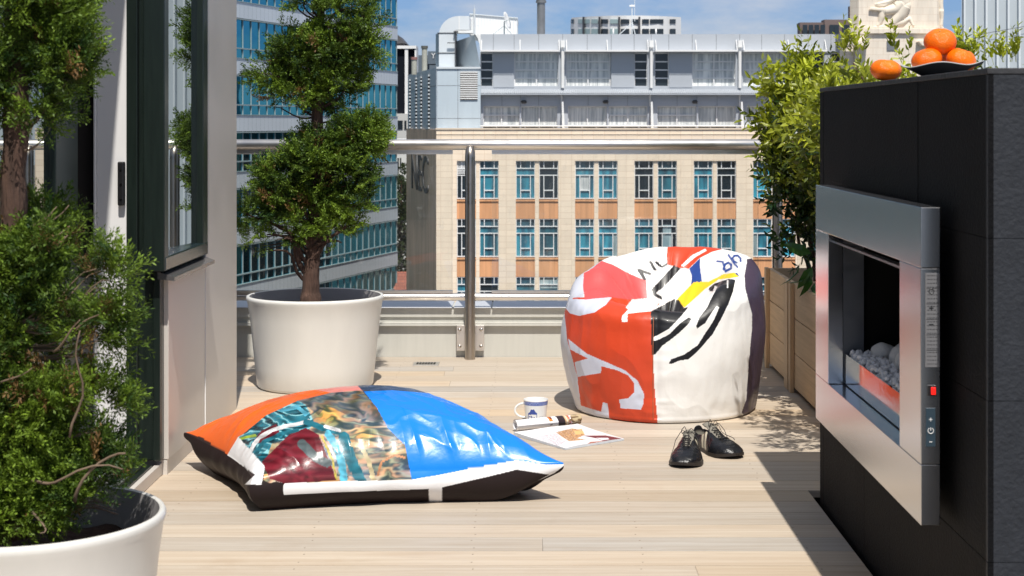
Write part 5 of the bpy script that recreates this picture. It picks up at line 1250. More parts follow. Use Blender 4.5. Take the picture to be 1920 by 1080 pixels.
# a lower twig with broad leaves hanging over the planter edge
S_c = [(1.57, 5.45, 1.13, .20, .40, .14), (1.55, 5.2, 1.00, .18, .35, .16), (1.6, 5.7, 1.10, .15, .3, .13), (1.22, 5.45, 1.17, .20, .34, .10), (1.14, 5.2, 1.12, .16, .22, .15), sb(1840, 135, 50, 16, 5.3, .15), sb(1790, 128, 24, 12, 5.4, .12), sb(1895, 130, 25, 16, 5.3, .15), sb(1690, 118, 30, 16, 5.4, .12), sb(1600, 118, 30, 16, 5.4, .12), (1.10, 5.6, 1.12, .14, .2, .14)]
shrub(S_c, 700, (1.62, 5.45, 0.39), 'leafy shrub behind the stone wall, tips showing beside the single mandarin', 23, 0.09, 1.38, spikes=75, spk=1.25)
# overhanging broad leaves near planter
lv, lf = leaf_tpl(1, 0.42, 0.12, 0.5)
pts_ = [P(1524, 500, 6.6), P(1520, 515, 6.6), P(1512, 520, 6.6), P(1522, 475, 6.7), P(1500, 495, 6.7), P(1527, 530, 6.6)]
r = np.random.default_rng(5); nn = len(pts_)
D_ = np.array([(-.6, -.2, -.9), (-.2, -.3, -1), (-.9, 0, -.7), (-.8, .1, .2), (-.3, 0, -1), (-.1, -.5, -1)])
V, Fc = instance(lv, lf, rot_to(D_, r.uniform(0, 6.28, nn)), np.array(pts_), r.uniform(.09, .125, nn))
np_mesh('hanging_leaves', V, Fc, m_leaf, shrub_b, np.tile(np.array([[0.035, 0.095, 0.02]]), (len(V), 1)), smooth=False)
mb = MB(); limb(mb, (1.30, 6.55, 0.40), P(1522, 500, 6.6), 0.006, 0.003, 0.02); obj('hanging_stem', mb, m_bark, shrub_b, smooth=True)
# ================================================================ PRINTED FABRICS: flat print shapes given as outlines on the cloth
def in_poly(X, Y, poly):
    poly = np.asarray(poly, float); n = len(poly); ins = np.zeros(X.shape, bool); j = n-1
    for i in range(n):
        xi, yi = poly[i]; xj, yj = poly[j]
        c = ((yi > Y) != (yj > Y)); 
        with np.errstate(divide='ignore', invalid='ignore'): xx = (xj-xi)*(Y-yi)/(yj-yi)+xi
        ins ^= c & (X < xx); j = i
    return ins
def near_line(X, Y, pts, w):
    dmin = np.full(X.shape, 1e9); pts = np.asarray(pts, float)
    for (x0, y0), (x1, y1) in zip(pts[:-1], pts[1:]):
        dx, dy = x1-x0, y1-y0; t = np.clip(((X-x0)*dx+(Y-y0)*dy)/(dx*dx+dy*dy), 0, 1)
        dmin = np.minimum(dmin, np.hypot(X-x0-t*dx, Y-y0-t*dy))
    return dmin < w
def paint(X, Y, base, shapes):
    C = np.tile(np.array(base, float), (len(X), 1))
    for sh in shapes:
        if sh[0] == 'p': m = in_poly(X, Y, sh[1])
        else: m = near_line(X, Y, sh[1], sh[3])
        C[m] = sh[2]
    return C
def to_photo(V):
    return VX + F*V[:, 0]/V[:, 1], VY - F*(V[:, 2]-EYE)/V[:, 1]
def grid_faces(nu, nv, wrap=False):
    i = np.arange(nv-1)[:, None]; j = np.arange(nu if wrap else nu-1)[None, :]; j1 = (j+1) % nu
    return np.stack([i*nu+j, i*nu+j1, (i+1)*nu+j1, (i+1)*nu+j], -1).reshape(-1, 4)
def vnoise(P_, s, o=0.0): 
    return np.array([noise.noise(Vector((p[0]*s+o, p[1]*s+o*1.7, p[2]*s-o))) for p in P_])

# ---------------------------------------------------------------- bean bag
NT, NV = 840, 420
th = np.linspace(0, 2*np.pi, NT, endpoint=False)       # 0 = +X, -pi/2 = towards camera
vv = np.linspace(0, 1, NV)
cxb, cyb = 0.545, 6.575
def lerp_ang(th, table):
    a = np.array([t[0] for t in table] + [table[0][0]+360]); v = np.array([t[1] for t in table] + [table[0][1]])
    d = np.degrees(th) % 360; d = np.where(d < a[0], d+360, d); 
    i = np.clip(np.searchsorted(a, d, side='right')-1, 0, len(a)-2); f = (d-a[i])/(a[i+1]-a[i]); f = f*f*(3-2*f)
    return v[i]*(1-f)+v[i+1]*f
H = lerp_ang(th, [(0, .612), (45, .628), (90, .625), (135, .590), (162, .555), (188, .480), (215, .450), (250, .435), (280, .425), (315, .515)])
Rb = lerp_ang(th, [(0, .372), (90, .37), (180, .355), (225, .37), (262, .385), (300, .375)])
Rm = lerp_ang(th, [(0, .415), (45, .40), (90, .39), (180, .412), (225, .405), (262, .40), (310, .405)])
Rs = lerp_ang(th, [(0, .388), (45, .37), (90, .33), (180, .355), (225, .375), (262, .375), (310, .375)])
Rt = lerp_ang(th, [(0, .322), (45, .285), (90, .25), (180, .265), (225, .30), (262, .315), (310, .315)])
z = np.zeros_like(H)
dz_ = 0.325
ctrl_r = [z, Rb*0.6, Rb*0.97, Rb*1.015, (Rb+Rm)*.505, Rm, (Rm*.6+Rs*.4), Rs, Rt, Rt*0.70, Rt*0.34, z]
ctrl_z = [z, z, z+0.002, z+0.028, H*0.26, H*0.54, H*0.78, H*0.93, H*1.0, H*.70+dz_*.27, H*.15+dz_*.85, z+dz_]
kn = np.array([0, .09, .15, .18, .31, .44, .56, .65, .735, .82, .91, 1.0])
def cr_interp(ctrl, v):
    c = np.array(ctrl); i = np.clip(np.searchsorted(kn, v, side='right')-1, 0, len(kn)-2); h = kn[i+1]-kn[i]; t = (v-kn[i])/h
    def tan(k):
        a, b = max(k-1, 0), min(k+1, len(kn)-1); return (c[b]-c[a])/(kn[b]-kn[a])
    t2, t3 = t*t, t*t*t
    return (2*t3-3*t2+1)*c[i]+(t3-2*t2+t)*h*tan(i)+(-2*t3+3*t2)*c[i+1]+(t3-t2)*h*tan(i+1)
RR = np.array([cr_interp(ctrl_r, v) for v in vv]); ZZ = np.array([cr_interp(ctrl_z, v) for v in vv])
# shift the hollow slightly to the front
wgt = np.clip((vv-0.735)/0.265, 0, 1)**1.0
XX = cxb + RR*np.cos(th)[None] + 0.0*wgt[:, None]; YY = cyb + RR*np.sin(th)[None] - 0.07*wgt[:, None]
TH = np.tile(th, (NV, 1)); VV = np.tile(vv[:, None], (1, NT))
P3 = np.stack([XX, YY, ZZ], -1).reshape(-1, 3); thf = TH.ravel(); vf = VV.ravel()
# cloth folds: bottom pleats, sagging creases, folds running into the hollow
rad = np.stack([np.cos(thf), np.sin(thf), np.zeros_like(thf)], 1)
pl = np.array([noise.noise(Vector((math.cos(t)*5.5, math.sin(t)*5.5, v*3))) for t, v in zip(thf, vf)])
pl2 = np.array([noise.noise(Vector((math.cos(t)*2.2+7, math.sin(t)*2.2, v*9))) for t, v in zip(thf, vf)])
pl3 = np.array([1-abs(noise.noise(Vector((math.cos(t)*4+3, math.sin(t)*4, v*6+5))))*2 for t, v in zip(thf, vf)])
wr = np.array([(1-abs(noise.noise(Vector((math.cos(t)*3.1+v*3, math.sin(t)*3.1, v*3.0+2)))*3.4)) for t, v in zip(thf, vf)]).clip(0, 1)**1.5
pk = np.array([noise.noise(Vector((math.cos(t)*3, math.sin(t)*3, v*30))) for t, v in zip(thf, vf)])*np.exp(-((np.degrees(thf)-262)/9.0)**2)*(vf < .7)*(vf > .15)
wr2 = np.array([noise.noise(Vector((math.cos(t)*14, math.sin(t)*14, v*16))) for t, v in zip(thf, vf)])
sidew = np.exp(-((vf-.42)/.20)**2); botw = np.exp(-((vf-.21)/.05)**2); topw = np.clip((vf-.70)/.1, 0, 1)*np.clip((1-vf)/.12, 0, 1)
disp = 0.009*pl*botw + 0.0030*pl2*(sidew*.9+.2) + 0.0050*wr*(sidew+.3*botw) + 0.0012*wr2*(vf < .7) + 0.003*pk
P3 += rad*disp[:, None]*(vf > .12)[:, None]
pl4 = np.array([noise.noise(Vector((math.cos(t)*2.6, math.sin(t)*2.6, 4+v*2))) for t, v in zip(thf, vf)])
ridge = (1-np.abs(pl4)*2.2).clip(0, 1)**2
P3[:, 2] += topw*(0.020*pl4 + 0.014*ridge - 0.004)
# the seam at the front bulges in a touch
seam = np.exp(-((np.degrees(thf)-262) / 2.2)**2)*(vf > .17)*(vf < .7)
P3 += rad*(-0.006*seam)[:, None]
P3[:, 2] = np.maximum(P3[:, 2], 0.001)
px_, py_ = to_photo(P3)
qx_, qy_ = (px_-1030)*2.843, (py_-440)*2.843
# slightly irregular hand cut edges
jx = qx_ + 1.0*vnoise(P3, 25, 1.0); jy = qy_ + 1.0*vnoise(P3, 25, 7.0)
W_ = (0.80, 0.79, 0.77); ORG = (0.58, 0.056, 0.016); PNK = (0.74, 0.085, 0.085); BLK = (0.010, 0.010, 0.012); PUR = (0.062, 0.045, 0.075); GRW = (0.56, 0.58, 0.66); LIL = (0.60, 0.63, 0.74); YEL = (0.90, 0.62, 0.02); NAV = (0.02, 0.06, 0.27)
shapes = [
 ('p', [(30,300),(185,165),(182,345),(80,350),(95,560),(150,760),(172,905),(60,1050),(20,800)], GRW),
 ('p', [(78,385),(130,335),(330,330),(430,345),(580,350),(588,368),(545,410),(543,520),(552,640),(560,800),(580,1030),(480,1030),(320,978),(168,912),(150,760),(95,560)], ORG),
 ('p', [(78,340),(190,345),(335,332),(300,375),(240,415),(160,433),(110,420),(80,385)], LIL),
 ('p', [(385,466),(416,466),(418,420),(545,408),(585,367),(580,350),(440,345),(408,388),(420,400),(388,432)], W_),
 ('p', [(100,555),(200,635),(300,678),(400,722),(470,778),(505,850),(502,900),(488,932),(380,926),(372,878),(420,872),(452,840),(452,790),(420,750),(360,722),(277,702),(275,737),(150,758),(135,680),(205,660),(110,612)], LIL),
 ('p', [(285,893),(309,900),(320,985),(275,950)], LIL), ('p', [(150,905),(280,945),(320,990),(180,990)], GRW),
 ('p', [(185,165),(262,134),(340,160),(420,205),(515,245),(522,340),(430,346),(310,332),(190,346),(180,290)], PNK),
 ('p', [(466,185),(484,182),(545,206),(540,217),(500,204),(519,243),(503,244)], BLK), ('p', [(529,142),(545,142),(573,190),(557,191)], BLK),
 ('p', [(560,146),(574,142),(600,166),(626,150),(636,158),(603,177),(585,170)], BLK),
 ('p', [(635,40),(850,30),(935,74),(870,90),(800,125),(745,180),(700,178),(630,160),(625,110)], ORG),
 ('p', [(700,165),(760,110),(830,75),(840,85),(782,118),(715,172)], W_),
 ('p', [(665,163),(700,180),(605,285),(566,310),(600,330),(606,350),(556,326),(546,290)], BLK),
 ('p', [(745,182),(803,125),(803,170),(814,250),(755,268),(760,220)], NAV),
 ('l', [(935,160),(952,150),(970,160),(968,180),(945,192),(930,184),(935,160)], NAV, 6), ('l', [(940,198),(925,150)], NAV, 5), ('l', [(955,108),(985,155),(1003,172)], NAV, 5),
 ('l', [(1021,142),(1018,125),(1004,112),(985,113),(976,126),(984,142),(998,150)], NAV, 5), ('p', [(968,206),(1000,204),(1012,220),(990,218)], NAV), ('l', [(893,142),(925,143)], NAV, 4),
 ('p', [(680,345),(770,253),(850,250),(930,210),(985,203),(1012,225),(900,240),(830,290),(720,390)], YEL),
 ('p', [(541,410),(663,343),(690,348),(718,390),(742,385),(700,438),(640,500),(590,530),(558,545),(556,566),(578,562),(640,530),(700,470),(743,440),(757,450),(745,472),(690,525),(640,565),(605,590),(565,638),(545,642)], BLK),
 ('p', [(850,285),(880,260),(955,236),(992,240),(980,300),(955,370),(915,450),(870,530),(820,590),(770,640),(740,665),(690,672),(652,690),(635,686),(650,664),(720,638),(790,590),(840,512),(880,450),(905,388),(892,380),(862,420),(830,472),(790,500),(782,490),(800,440),(840,390),(866,335),(896,278),(882,272),(872,302),(852,302)], BLK),
 ('l', [(950,245),(950,280)], W_, 4),
 ('p', [(1055,130),(1300,100),(1300,1100),(1075,1010),(1025,948),(1050,880),(1062,700),(1080,500),(1080,420),(1045,290),(1040,220)], PUR),
]
C = paint(jx, jy, W_, shapes)
# the panels behind continue in plain colours
back = (np.sin(thf) > 0.25) & (vf < 0.70)
dg = np.degrees(thf) % 360
C[back & (dg < 75)] = PUR; C[back & (dg >= 75) & (dg < 140)] = W_; C[back & (dg >= 140)] = GRW
bag = thing('bean_bag', (cxb, cyb, 0), 'big round bean bag of printed banner cloth in orange, white, pink and black', 'bean bag')
np_mesh('banner_cover', P3, grid_faces(NT, NV, True), m_fabric, bag, C)
# stitched seam lines
def seam_line(idx, v0, v1, name='seam'):
    mb = MB(); pts = [Vector(P3[int(v*(NV-1))*NT + idx]) for v in np.linspace(v0, v1, 70)]
    c = Vector((cxb, cyb, 0)); pts = [p + (Vector((p.x-c.x, p.y-c.y, 0)).normalized())*0.0005 for p in pts]; mb.tube(pts, 0.0016, 6); obj(name, mb, mat('seam_thread_%d' % idx, (0.35, 0.12, 0.06), 0.7), bag, smooth=True)
best = min(range(NT), key=lambda k: abs(px_[int(.4*(NV-1))*NT+k]-1224) + (1000 if math.sin(th[k]) > 0 else 0)); seam_line(best, .17, .66)

# ---------------------------------------------------------------- floor cushion
cA = np.array([-1.150, 5.42]); cB = np.array([-0.812, 4.775]); cC = np.array([0.106, 4.905]); cD = np.array([-0.255, 5.64])
NU = 460
u = np.linspace(0, 1, NU); U, V_ = np.meshgrid(u, u)              # U: B->C, V: B->A
def quad(U, V_):
    inset = 0.045
    # edges bow inward between the corners
    bu = inset*np.sin(np.pi*U)*(1-2*V_); bv = inset*np.sin(np.pi*V_)*(1-2*U)
    U2 = U+bv; V2 = V_+bu
    return (cB*(1-U2)[..., None]*(1-V2)[..., None] + cC*U2[..., None]*(1-V2)[..., None] + cA*(1-U2)[..., None]*V2[..., None] + cD*U2[..., None]*V2[..., None])
XY = quad(U, V_)
def dome(t, p=2.6, q=0.75): return (1-np.abs(2*t-1)**p).clip(0, 1)**q
seamz = 0.103 + 0.020*U*(1-V_)*np.exp(-((1-U)**2+V_**2)*20) + 0.012*V_*np.exp(-(U**2+(1-V_)**2)*25)
topz = seamz + 0.195*dome(U)*dome(V_)
flat = np.stack([XY[..., 0], XY[..., 1], topz], -1).reshape(-1, 3); uf = U.ravel(); vf2 = V_.ravel()
ed = np.minimum(np.minimum(uf, 1-uf), np.minimum(vf2, 1-vf2))
w1 = np.clip(ed/0.05, 0, 1)
fold = np.zeros(len(flat))
n1 = np.array([noise.noise(Vector((a*9, b*2.2, 1))) for a, b in zip(uf, vf2)])       # creases square to the front seam
n2 = np.array([noise.noise(Vector((a*2.2, b*9, 4))) for a, b in zip(uf, vf2)])
n3 = np.array([noise.noise(Vector((a*6+b*3, b*6-a*2, 9))) for a, b in zip(uf, vf2)])
n4 = np.array([noise.noise(Vector((a*2.5, b*2.5, 2))) for a, b in zip(uf, vf2)])
n5 = np.array([noise.noise(Vector((a*17, b*15, 5))) for a, b in zip(uf, vf2)])
rd = lambda n_, p=1.6: (1-np.abs(n_)*3.2).clip(0, 1)**p
nearf = np.exp(-(vf2/.22)**2)+np.exp(-((1-vf2)/.2)**2); nearl = np.exp(-(uf/.2)**2)+np.exp(-((1-uf)/.28)**2)
n6 = np.array([noise.noise(Vector((a*13+b*6, b*11-a*5, 19))) for a, b in zip(uf, vf2)])
n7 = np.array([noise.noise(Vector((a*3.2+b*1.5, b*3.4-a*1.2, 29))) for a, b in zip(uf, vf2)])
nearf2 = np.exp(-(vf2/.16)**2)
fold = 0.008*rd(n1)*nearf2 + 0.010*rd(n2)*np.exp(-(uf/.16)**2) + 0.007*rd(n3, 2)*(uf > .55)*(1-vf2)*np.exp(-((uf-.8)/.2)**2) + 0.009*rd(n7, 1.2)*np.exp(-((uf-.62)/.25)**2)*(1-vf2) + 0.010*rd(n3, 2)*np.exp(-(uf/.22)**2)*np.exp(-(vf2/.4)**2) + 0.011*n4 + 0.0022*rd(n6, 1.3) + 0.0012*n5
top = flat.copy(); top[:, 2] += fold*w1
# side band rings from the seam down to the floor
ring = [j*NU for j in []]
idx = list(range(NU)) + [j*NU+NU-1 for j in range(1, NU)] + [(NU-1)*NU+i for i in range(NU-2, -1, -1)] + [j*NU for j in range(NU-2, 0, -1)]
idx = np.array(idx); edge = top[idx].copy(); eu, ev = uf[idx], vf2[idx]
cen = np.array([XY[..., 0].mean(), XY[..., 1].mean()])
outw = edge[:, :2]-cen; outw /= np.linalg.norm(outw, axis=1, keepdims=True)
lift = np.zeros(len(idx))
for (a, b, amt) in ((1, 0, .75), (0, 1, .80), (1, 1, .6), (0, 0, 0.0)): lift = np.maximum(lift, amt*np.exp(-(((eu-a)**2+(ev-b)**2)/0.011)))
K = 60; rings = []; nn = len(idx)
wob = np.array([noise.noise(Vector((a*10, b*10, 3))) for a, b in zip(eu, ev)])
for k in range(1, K+1):
    t = k/K; zb = edge[:, 2]*lift
    zz = edge[:, 2]*(1-t)+zb*t
    bul = 0.020*math.sin(t*math.pi) - 0.045*t*t
    o_ = outw*(bul*(1-lift))[:, None] + outw*(0.010*wob*math.sin(t*math.pi))[:, None]
    rings.append(np.column_stack([edge[:, :2]+o_, np.maximum(zz, 0.0015)]))
last = rings[-1]; inner = np.column_stack([cen + (last[:, :2]-cen)*0.75, np.full(nn, 0.0015)]); rings.append(inner)
allV = np.concatenate([top] + rings); nt = len(top)
Fq = [grid_faces(NU, NU)]
cur = idx.copy()
for k in range(K+1):
    nxt = nt + k*nn + np.arange(nn)
    Fq.append(np.stack([cur, np.roll(cur, -1), np.roll(nxt, -1), nxt], 1)[:, ::-1]); cur = nxt
Fq = np.concatenate(Fq)
cu = thing('floor_cushion', (-0.5, 5.1, 0), 'large square floor cushion of glossy printed tarp with orange, blue and picture panels', 'cushion')
px_, py_ = to_photo(allV); qx_, qy_ = (px_-320)*2.526, (py_-700)*2.526
# warp for the photo print on the cloth
BLU = (0.006, 0.20, 0.74); ORC = (0.80, 0.135, 0.018); PKC = (0.74, 0.25, 0.22); NVC = (0.035, 0.055, 0.11); BKC = (0.020, 0.013, 0.013); WHC = (0.78, 0.78, 0.80)
TEA = (0.02, 0.16, 0.22); MAR = (0.17, 0.014, 0.025); GLD = (0.52, 0.36, 0.20); DKB = (0.05, 0.07, 0.10); CYN = (0.10, 0.45, 0.62)
s1 = np.array([noise.noise(Vector((x*.022+noise.noise(Vector((x*.008, y*.008, 0)))*2.5, y*.052, 0))) for x, y in zip(qx_, qy_)])
s2 = np.array([noise.noise(Vector((x*.006, y*.010, 5))) for x, y in zip(qx_, qy_)])
imgpoly = [(905,80),(975,160),(1030,260),(1110,340),(1141,505),(820,511),(536,521),(500,512),(470,520),(440,505),(445,440),(320,300),(340,290),(450,200),(600,130),(760,92)]
C = paint(qx_, qy_, BKC, [
 ('p', [(15,256),(270,90),(500,70),(850,30),(910,85),(760,92),(600,130),(450,200),(340,290),(320,302),(270,385),(150,305),(60,275)], ORC),
 ('p', [(640,68),(860,30),(912,86),(850,88),(760,92),(700,80)], PKC),
 ('p', [(855,30),(950,30),(1150,45),(1260,70),(1360,108),(1200,92),(1050,80),(915,87)], NVC),
 ('p', [(915,86),(1050,80),(1200,92),(1350,105),(1560,190),(1760,320),(1875,432),(1780,432),(1640,411),(1480,440),(1250,485),(1141,503),(1110,340),(1030,260),(975,160)], BLU),
 ('p', [(320,300),(447,440),(430,527),(350,527),(400,480),(268,387)], WHC),
 ('p', [(533,532),(540,520),(820,511),(1141,503),(1250,485),(1480,440),(1640,411),(1780,432),(1872,430),(1805,482),(1640,456),(1500,490),(1285,540),(1285,640),(1225,640),(1222,548),(800,562),(535,576)], WHC),
])
im = in_poly(qx_, qy_, imgpoly)
base = np.tile(np.array(GLD), (len(qx_), 1))
wy = qy_ + 60*s2 + 26*s1; wx_ = qx_ + 40*s2
sA = np.sin(wy*0.085 + wx_*0.018 + 1.2*s1); sB = np.sin(wy*0.16 - wx_*0.02 + 1.5*s2); sC = np.sin(wx_*0.05 + wy*0.03 + 1.5*s1)
kk = (0.5+0.5*sA)[:, None]**1.5; base = np.array([0.50, 0.30, 0.19])*kk + np.array([0.045, 0.075, 0.085])*(1-kk)
kk = (0.5+0.5*sB)[:, None]**3; base = base*(1-.45*kk) + np.array([0.50, 0.52, 0.34])*.45*kk; base *= (1+.22*sC)[:, None]
base[:, 0] *= 1+0.5*np.clip(s2, -.5, .5); base[:, 2] *= 1+1.2*np.clip(-s2, -.5, .6)
dk = in_poly(qx_, qy_, [(600,130),(760,92),(910,84),(975,160),(1010,240),(860,210),(740,150),(700,200),(640,150)]) 
base[dk] = base[dk]*0.34 + np.array(DKB)*0.6*(1+.6*sC[dk])[:, None]
te = in_poly(qx_, qy_, [(320,302),(450,200),(600,130),(640,150),(680,230),(640,290),(480,330),(440,440)])
base[te] = np.array(TEA)*(0.9+0.5*sA[te]+0.35*sB[te]).clip(.15, 3)[:, None]
m_ = te & (sB > .8); base[m_] = (0.25, 0.55, 0.60)
for shp in ([(430,420),(480,370),(560,290),(640,258),(700,290),(740,390),(790,505),(700,512),(540,522),(470,500)], [(380,340),(430,270),(500,240),(520,290),(420,330)]):
    m = in_poly(qx_, qy_, shp); base[m] = np.array(MAR)*(0.8+0.7*s1[m])[:, None]
for pts, c, w in (([(380,370),(420,310),(480,270),(560,240),(650,222)], WHC, 9), ([(395,395),(440,330),(520,285),(600,262)], TEA, 9), ([(640,225),(720,262),(790,275)], TEA, 13), ([(735,255),(800,270)], WHC, 7), ([(745,285),(790,350),(812,430),(820,505)], CYN, 17), ([(820,300),(850,400),(900,500)], TEA, 26),
                  ([(718,300),(765,400),(785,505)], (0.55, 0.45, 0.08), 5), ([(330,310),(400,300)], (0.35, 0.5, 0.05), 7), ([(620,330),(690,400),(740,420)], (0.10, 0.13, 0.14), 22), ([(860,340),(900,345),(940,420),(960,500)], (0.60, 0.50, 0.30), 10), ([(980,480),(1000,420),(1060,390),(1110,400)], (0.55, 0.25, 0.12), 5), ([(520,170),(600,150),(640,190)], CYN, 9)):
    m = near_line(qx_ + 6*s1, qy_+14*s2, pts, w); base[m] = np.array(c)*(0.8+0.6*s1[m])[:, None]
C[im] = base.clip(0.004, 0.9)[im]
# the far side and underside are black cloth
isside = np.zeros(len(allV), bool); isside[nt:] = True
backside = isside & (np.concatenate([np.zeros(nt), np.tile((ev > 0.97) | (eu > .97), K+1).astype(float)]) > 0) & (py_ < 850)
C[backside] = BKC
tc_ = np_mesh('tarp_cover', allV, Fq, m_tarp, cu, C)
tc_.data.materials.append(mat('matt_tarp_side', rough=0.5, spec=0.15, attr=True, bump=0.12, bscale=30))
mi_ = np.zeros(len(Fq), dtype=np.int32); mi_[(NU-1)*(NU-1):] = 1; tc_.data.polygons.foreach_set('material_index', mi_)

# ---------------------------------------------------------------- mug
mx0, my0 = 0.030, 6.245
mug = thing('mug', (mx0, my0, 0), 'white china mug with blue patterned rim and small blue house drawing, on the deck', 'mug')
NT2, NV2 = 360, 150
prof = np.array([(0, 0.001), (0.034, 0.001), (0.0375, 0.003), (0.0385, 0.008), (0.0415, 0.03), (0.0445, 0.06), (0.0475, 0.086), (0.0472, 0.0875), (0.0460, 0.087), (0.043, 0.06), (0.040, 0.03), (0.036, 0.006), (0, 0.005)])
tq_ = np.concatenate([[0], np.cumsum(np.hypot(*np.diff(prof, axis=0).T))]); tt = np.linspace(0, tq_[-1], NV2); pr = np.interp(tt, tq_, prof[:, 0]); pz = np.interp(tt, tq_, prof[:, 1])
t2 = np.linspace(0, 2*np.pi, NT2, endpoint=False)
Mv = np.stack([mx0+pr[:, None]*np.cos(t2), my0+pr[:, None]*np.sin(t2), np.tile(pz[:, None], (1, NT2))], -1).reshape(-1, 3)
outer = np.repeat(tt < np.interp(0.0875, prof[:8, 1], tq_[:8]) , NT2)
px_, py_ = to_photo(Mv); ax_, ay_ = (px_-955)*8.533, (py_-740)*8.533
zz = Mv[:, 2]; aa = np.tile(t2, NV2)
Cm = np.tile(np.array([0.80, 0.81, 0.80]), (len(Mv), 1)); BL = np.array([0.035, 0.075, 0.33])
band = outer & (zz > 0.069) & (zz < 0.0815)
Cm[band] = np.array([0.30, 0.38, 0.66]); pat = band & ((np.floor(aa*60/np.pi) % 2 == 0) ^ (zz > 0.075)); Cm[pat] = BL
Cm[outer & (np.abs(zz-0.082) < 0.0009)] = BL; Cm[outer & (np.abs(zz-0.0685) < 0.0007)] = BL
front = outer & (np.sin(aa) < 0.1)
for s in [('p', [(345,238),(395,238),(420,280),(445,300),(445,322),(300,322),(300,300),(330,275)]), ('l', [(305,322),(300,440)], 5), ('l', [(440,322),(436,440)], 5), ('l', [(350,345),(362,372)], 9), ('l', [(325,350),(330,355)], 9), ('l', [(395,368),(398,372)], 9), ('l', [(378,400),(405,420)], 8)]:
    m = in_poly(ax_, ay_, s[1]) if s[0] == 'p' else near_line(ax_, ay_, s[1], s[2]); Cm[m & front] = BL
for k in range(9): 
    a0, a1 = k/9*6.28, (k+.7)/9*6.28; m = near_line(ax_, ay_, [(512+42*math.cos(a0), 385+38*math.sin(a0)), (512+42*math.cos(a1), 385+38*math.sin(a1))], 4); Cm[m & front] = (0.45, 0.5, 0.6)
np_mesh('mug_body', Mv, grid_faces(NT2, NV2, True), m_mug, mug, Cm)
mb = MB(); hp = []
for k in range(21):
    a = math.radians(75 + k*10.5); hp.append(Vector((mx0-0.0455+0.030*math.cos(a)*1.15, my0+0.004, 0.043+0.0265*math.sin(a)-0.000*k)))
mb.tube(hp, [0.0042]*21, 14); obj('handle', mb, mat('mug_handle_glaze', (0.80, 0.81, 0.80), 0.16, coat=.4), mug, smooth=True)

# ---------------------------------------------------------------- magazine
mg = thing('magazine', (0.15, 5.95, 0), 'open glossy magazine lying on the deck with its front pages rolled up beside the mug', 'magazine')
def Gp(px, py, z=0.0): Y = F*(EYE-z)/(py-VY); return np.array([PX(px, Y), Y, z])
k0, k1, k2, k3 = Gp(963, 815, .004), Gp(1060, 842, .004), Gp(1170, 823, .006), Gp(1083, 799, .004)
NM = 240; a = np.linspace(0, 1, NM); Ua, Va = np.meshgrid(a, a)     # U along front edge k0..k1? V toward back
# page block: k1 = nearest corner, k2 right corner, k3 far corner, k0 left corner
top_ = (k1[None, None]*(1-Ua)[..., None]*(1-Va)[..., None] + k2*(Ua*(1-Va))[..., None] + k0*((1-Ua)*Va)[..., None] + k3*(Ua*Va)[..., None])
hgt = 0.007 + 0.007*Va**2 + 0.0035*np.sin(Ua*3.1)*(1-Va) + 0.001*np.sin(Ua*9+Va*3)
top_[..., 2] = hgt; TV = top_.reshape(-1, 3)
px_, py_ = to_photo(TV); ax_, ay_ = (px_-955)*8.533, (py_-740)*8.533
sN = np.array([noise.noise(Vector((x*.02, y*.05, 0))) for x, y in zip(ax_, ay_)]); sM = np.array([noise.noise(Vector((x*.055, y*.12, 3))) for x, y in zip(ax_, ay_)])
Cp = np.tile(np.array([0.80, 0.79, 0.80]), (len(TV), 1))
def setm(m, c): Cp[m] = c
setm(in_poly(ax_, ay_, [(745,600),(1000,540),(1150,560),(1210,640),(1080,700),(1240,715),(960,745),(850,680)]) & (sM > -.45), (0.62, 0.36, 0.16))
setm(in_poly(ax_, ay_, [(745,600),(1000,540),(1150,560),(1210,640),(1080,700),(1240,715),(960,745),(850,680)]) & (sM > .14), (0.22, 0.06, 0.03))
setm(in_poly(ax_, ay_, [(1030,570),(1160,545),(1200,630),(1060,640)]) & (sN > -.3), (0.78, 0.52, 0.22))
setm(in_poly(ax_, ay_, [(1170,655),(1540,652),(1800,700),(1500,745),(1400,700)]), (0.16, 0.045, 0.055)); setm(in_poly(ax_, ay_, [(1390,690),(1580,690),(1600,715),(1480,730)]), (0.78, 0.76, 0.80))
setm(in_poly(ax_, ay_, [(1240,790),(1300,755),(1560,738),(1500,770),(1330,800)]) & (sM > -.4), (0.42, 0.13, 0.08))
setm(in_poly(ax_, ay_, [(560,640),(760,620),(900,760),(760,820),(640,720)]) & (sM > .0), (0.56, 0.46, 0.50))
setm(in_poly(ax_, ay_, [(330,690),(560,640),(700,760),(860,850),(760,850),(450,760)]) & (np.sin(ay_*.42+ax_*.05) > .35) & (sM > -.35), (0.42, 0.40, 0.44))
setm(in_poly(ax_, ay_, [(900,560),(1020,545),(960,640),(800,640)]) & (sM > -.1), (0.38, 0.20, 0.10))
pg_ = np_mesh('top_page', TV, grid_faces(NM, NM), m_paper, mg, Cp)
mb = MB(); B_ = top_[0], top_[:, -1], top_[-1][::-1], top_[:, 0][::-1]; loop = np.concatenate([b[:-1] for b in B_]); n_ = len(loop)
vs = [tuple(p) for p in loop] + [(p[0], p[1], 0.0008) for p in loop]; mb.add(vs, [(i, n_+i, n_+(i+1) % n_, (i+1) % n_) for i in range(n_)] + [tuple(range(n_, 2*n_))]); obj('page_block', mb, mat('page_edge', (0.62, 0.66, 0.72), 0.6, var=.2, vscale=300, stretch=(.05, .05, 6)), mg)
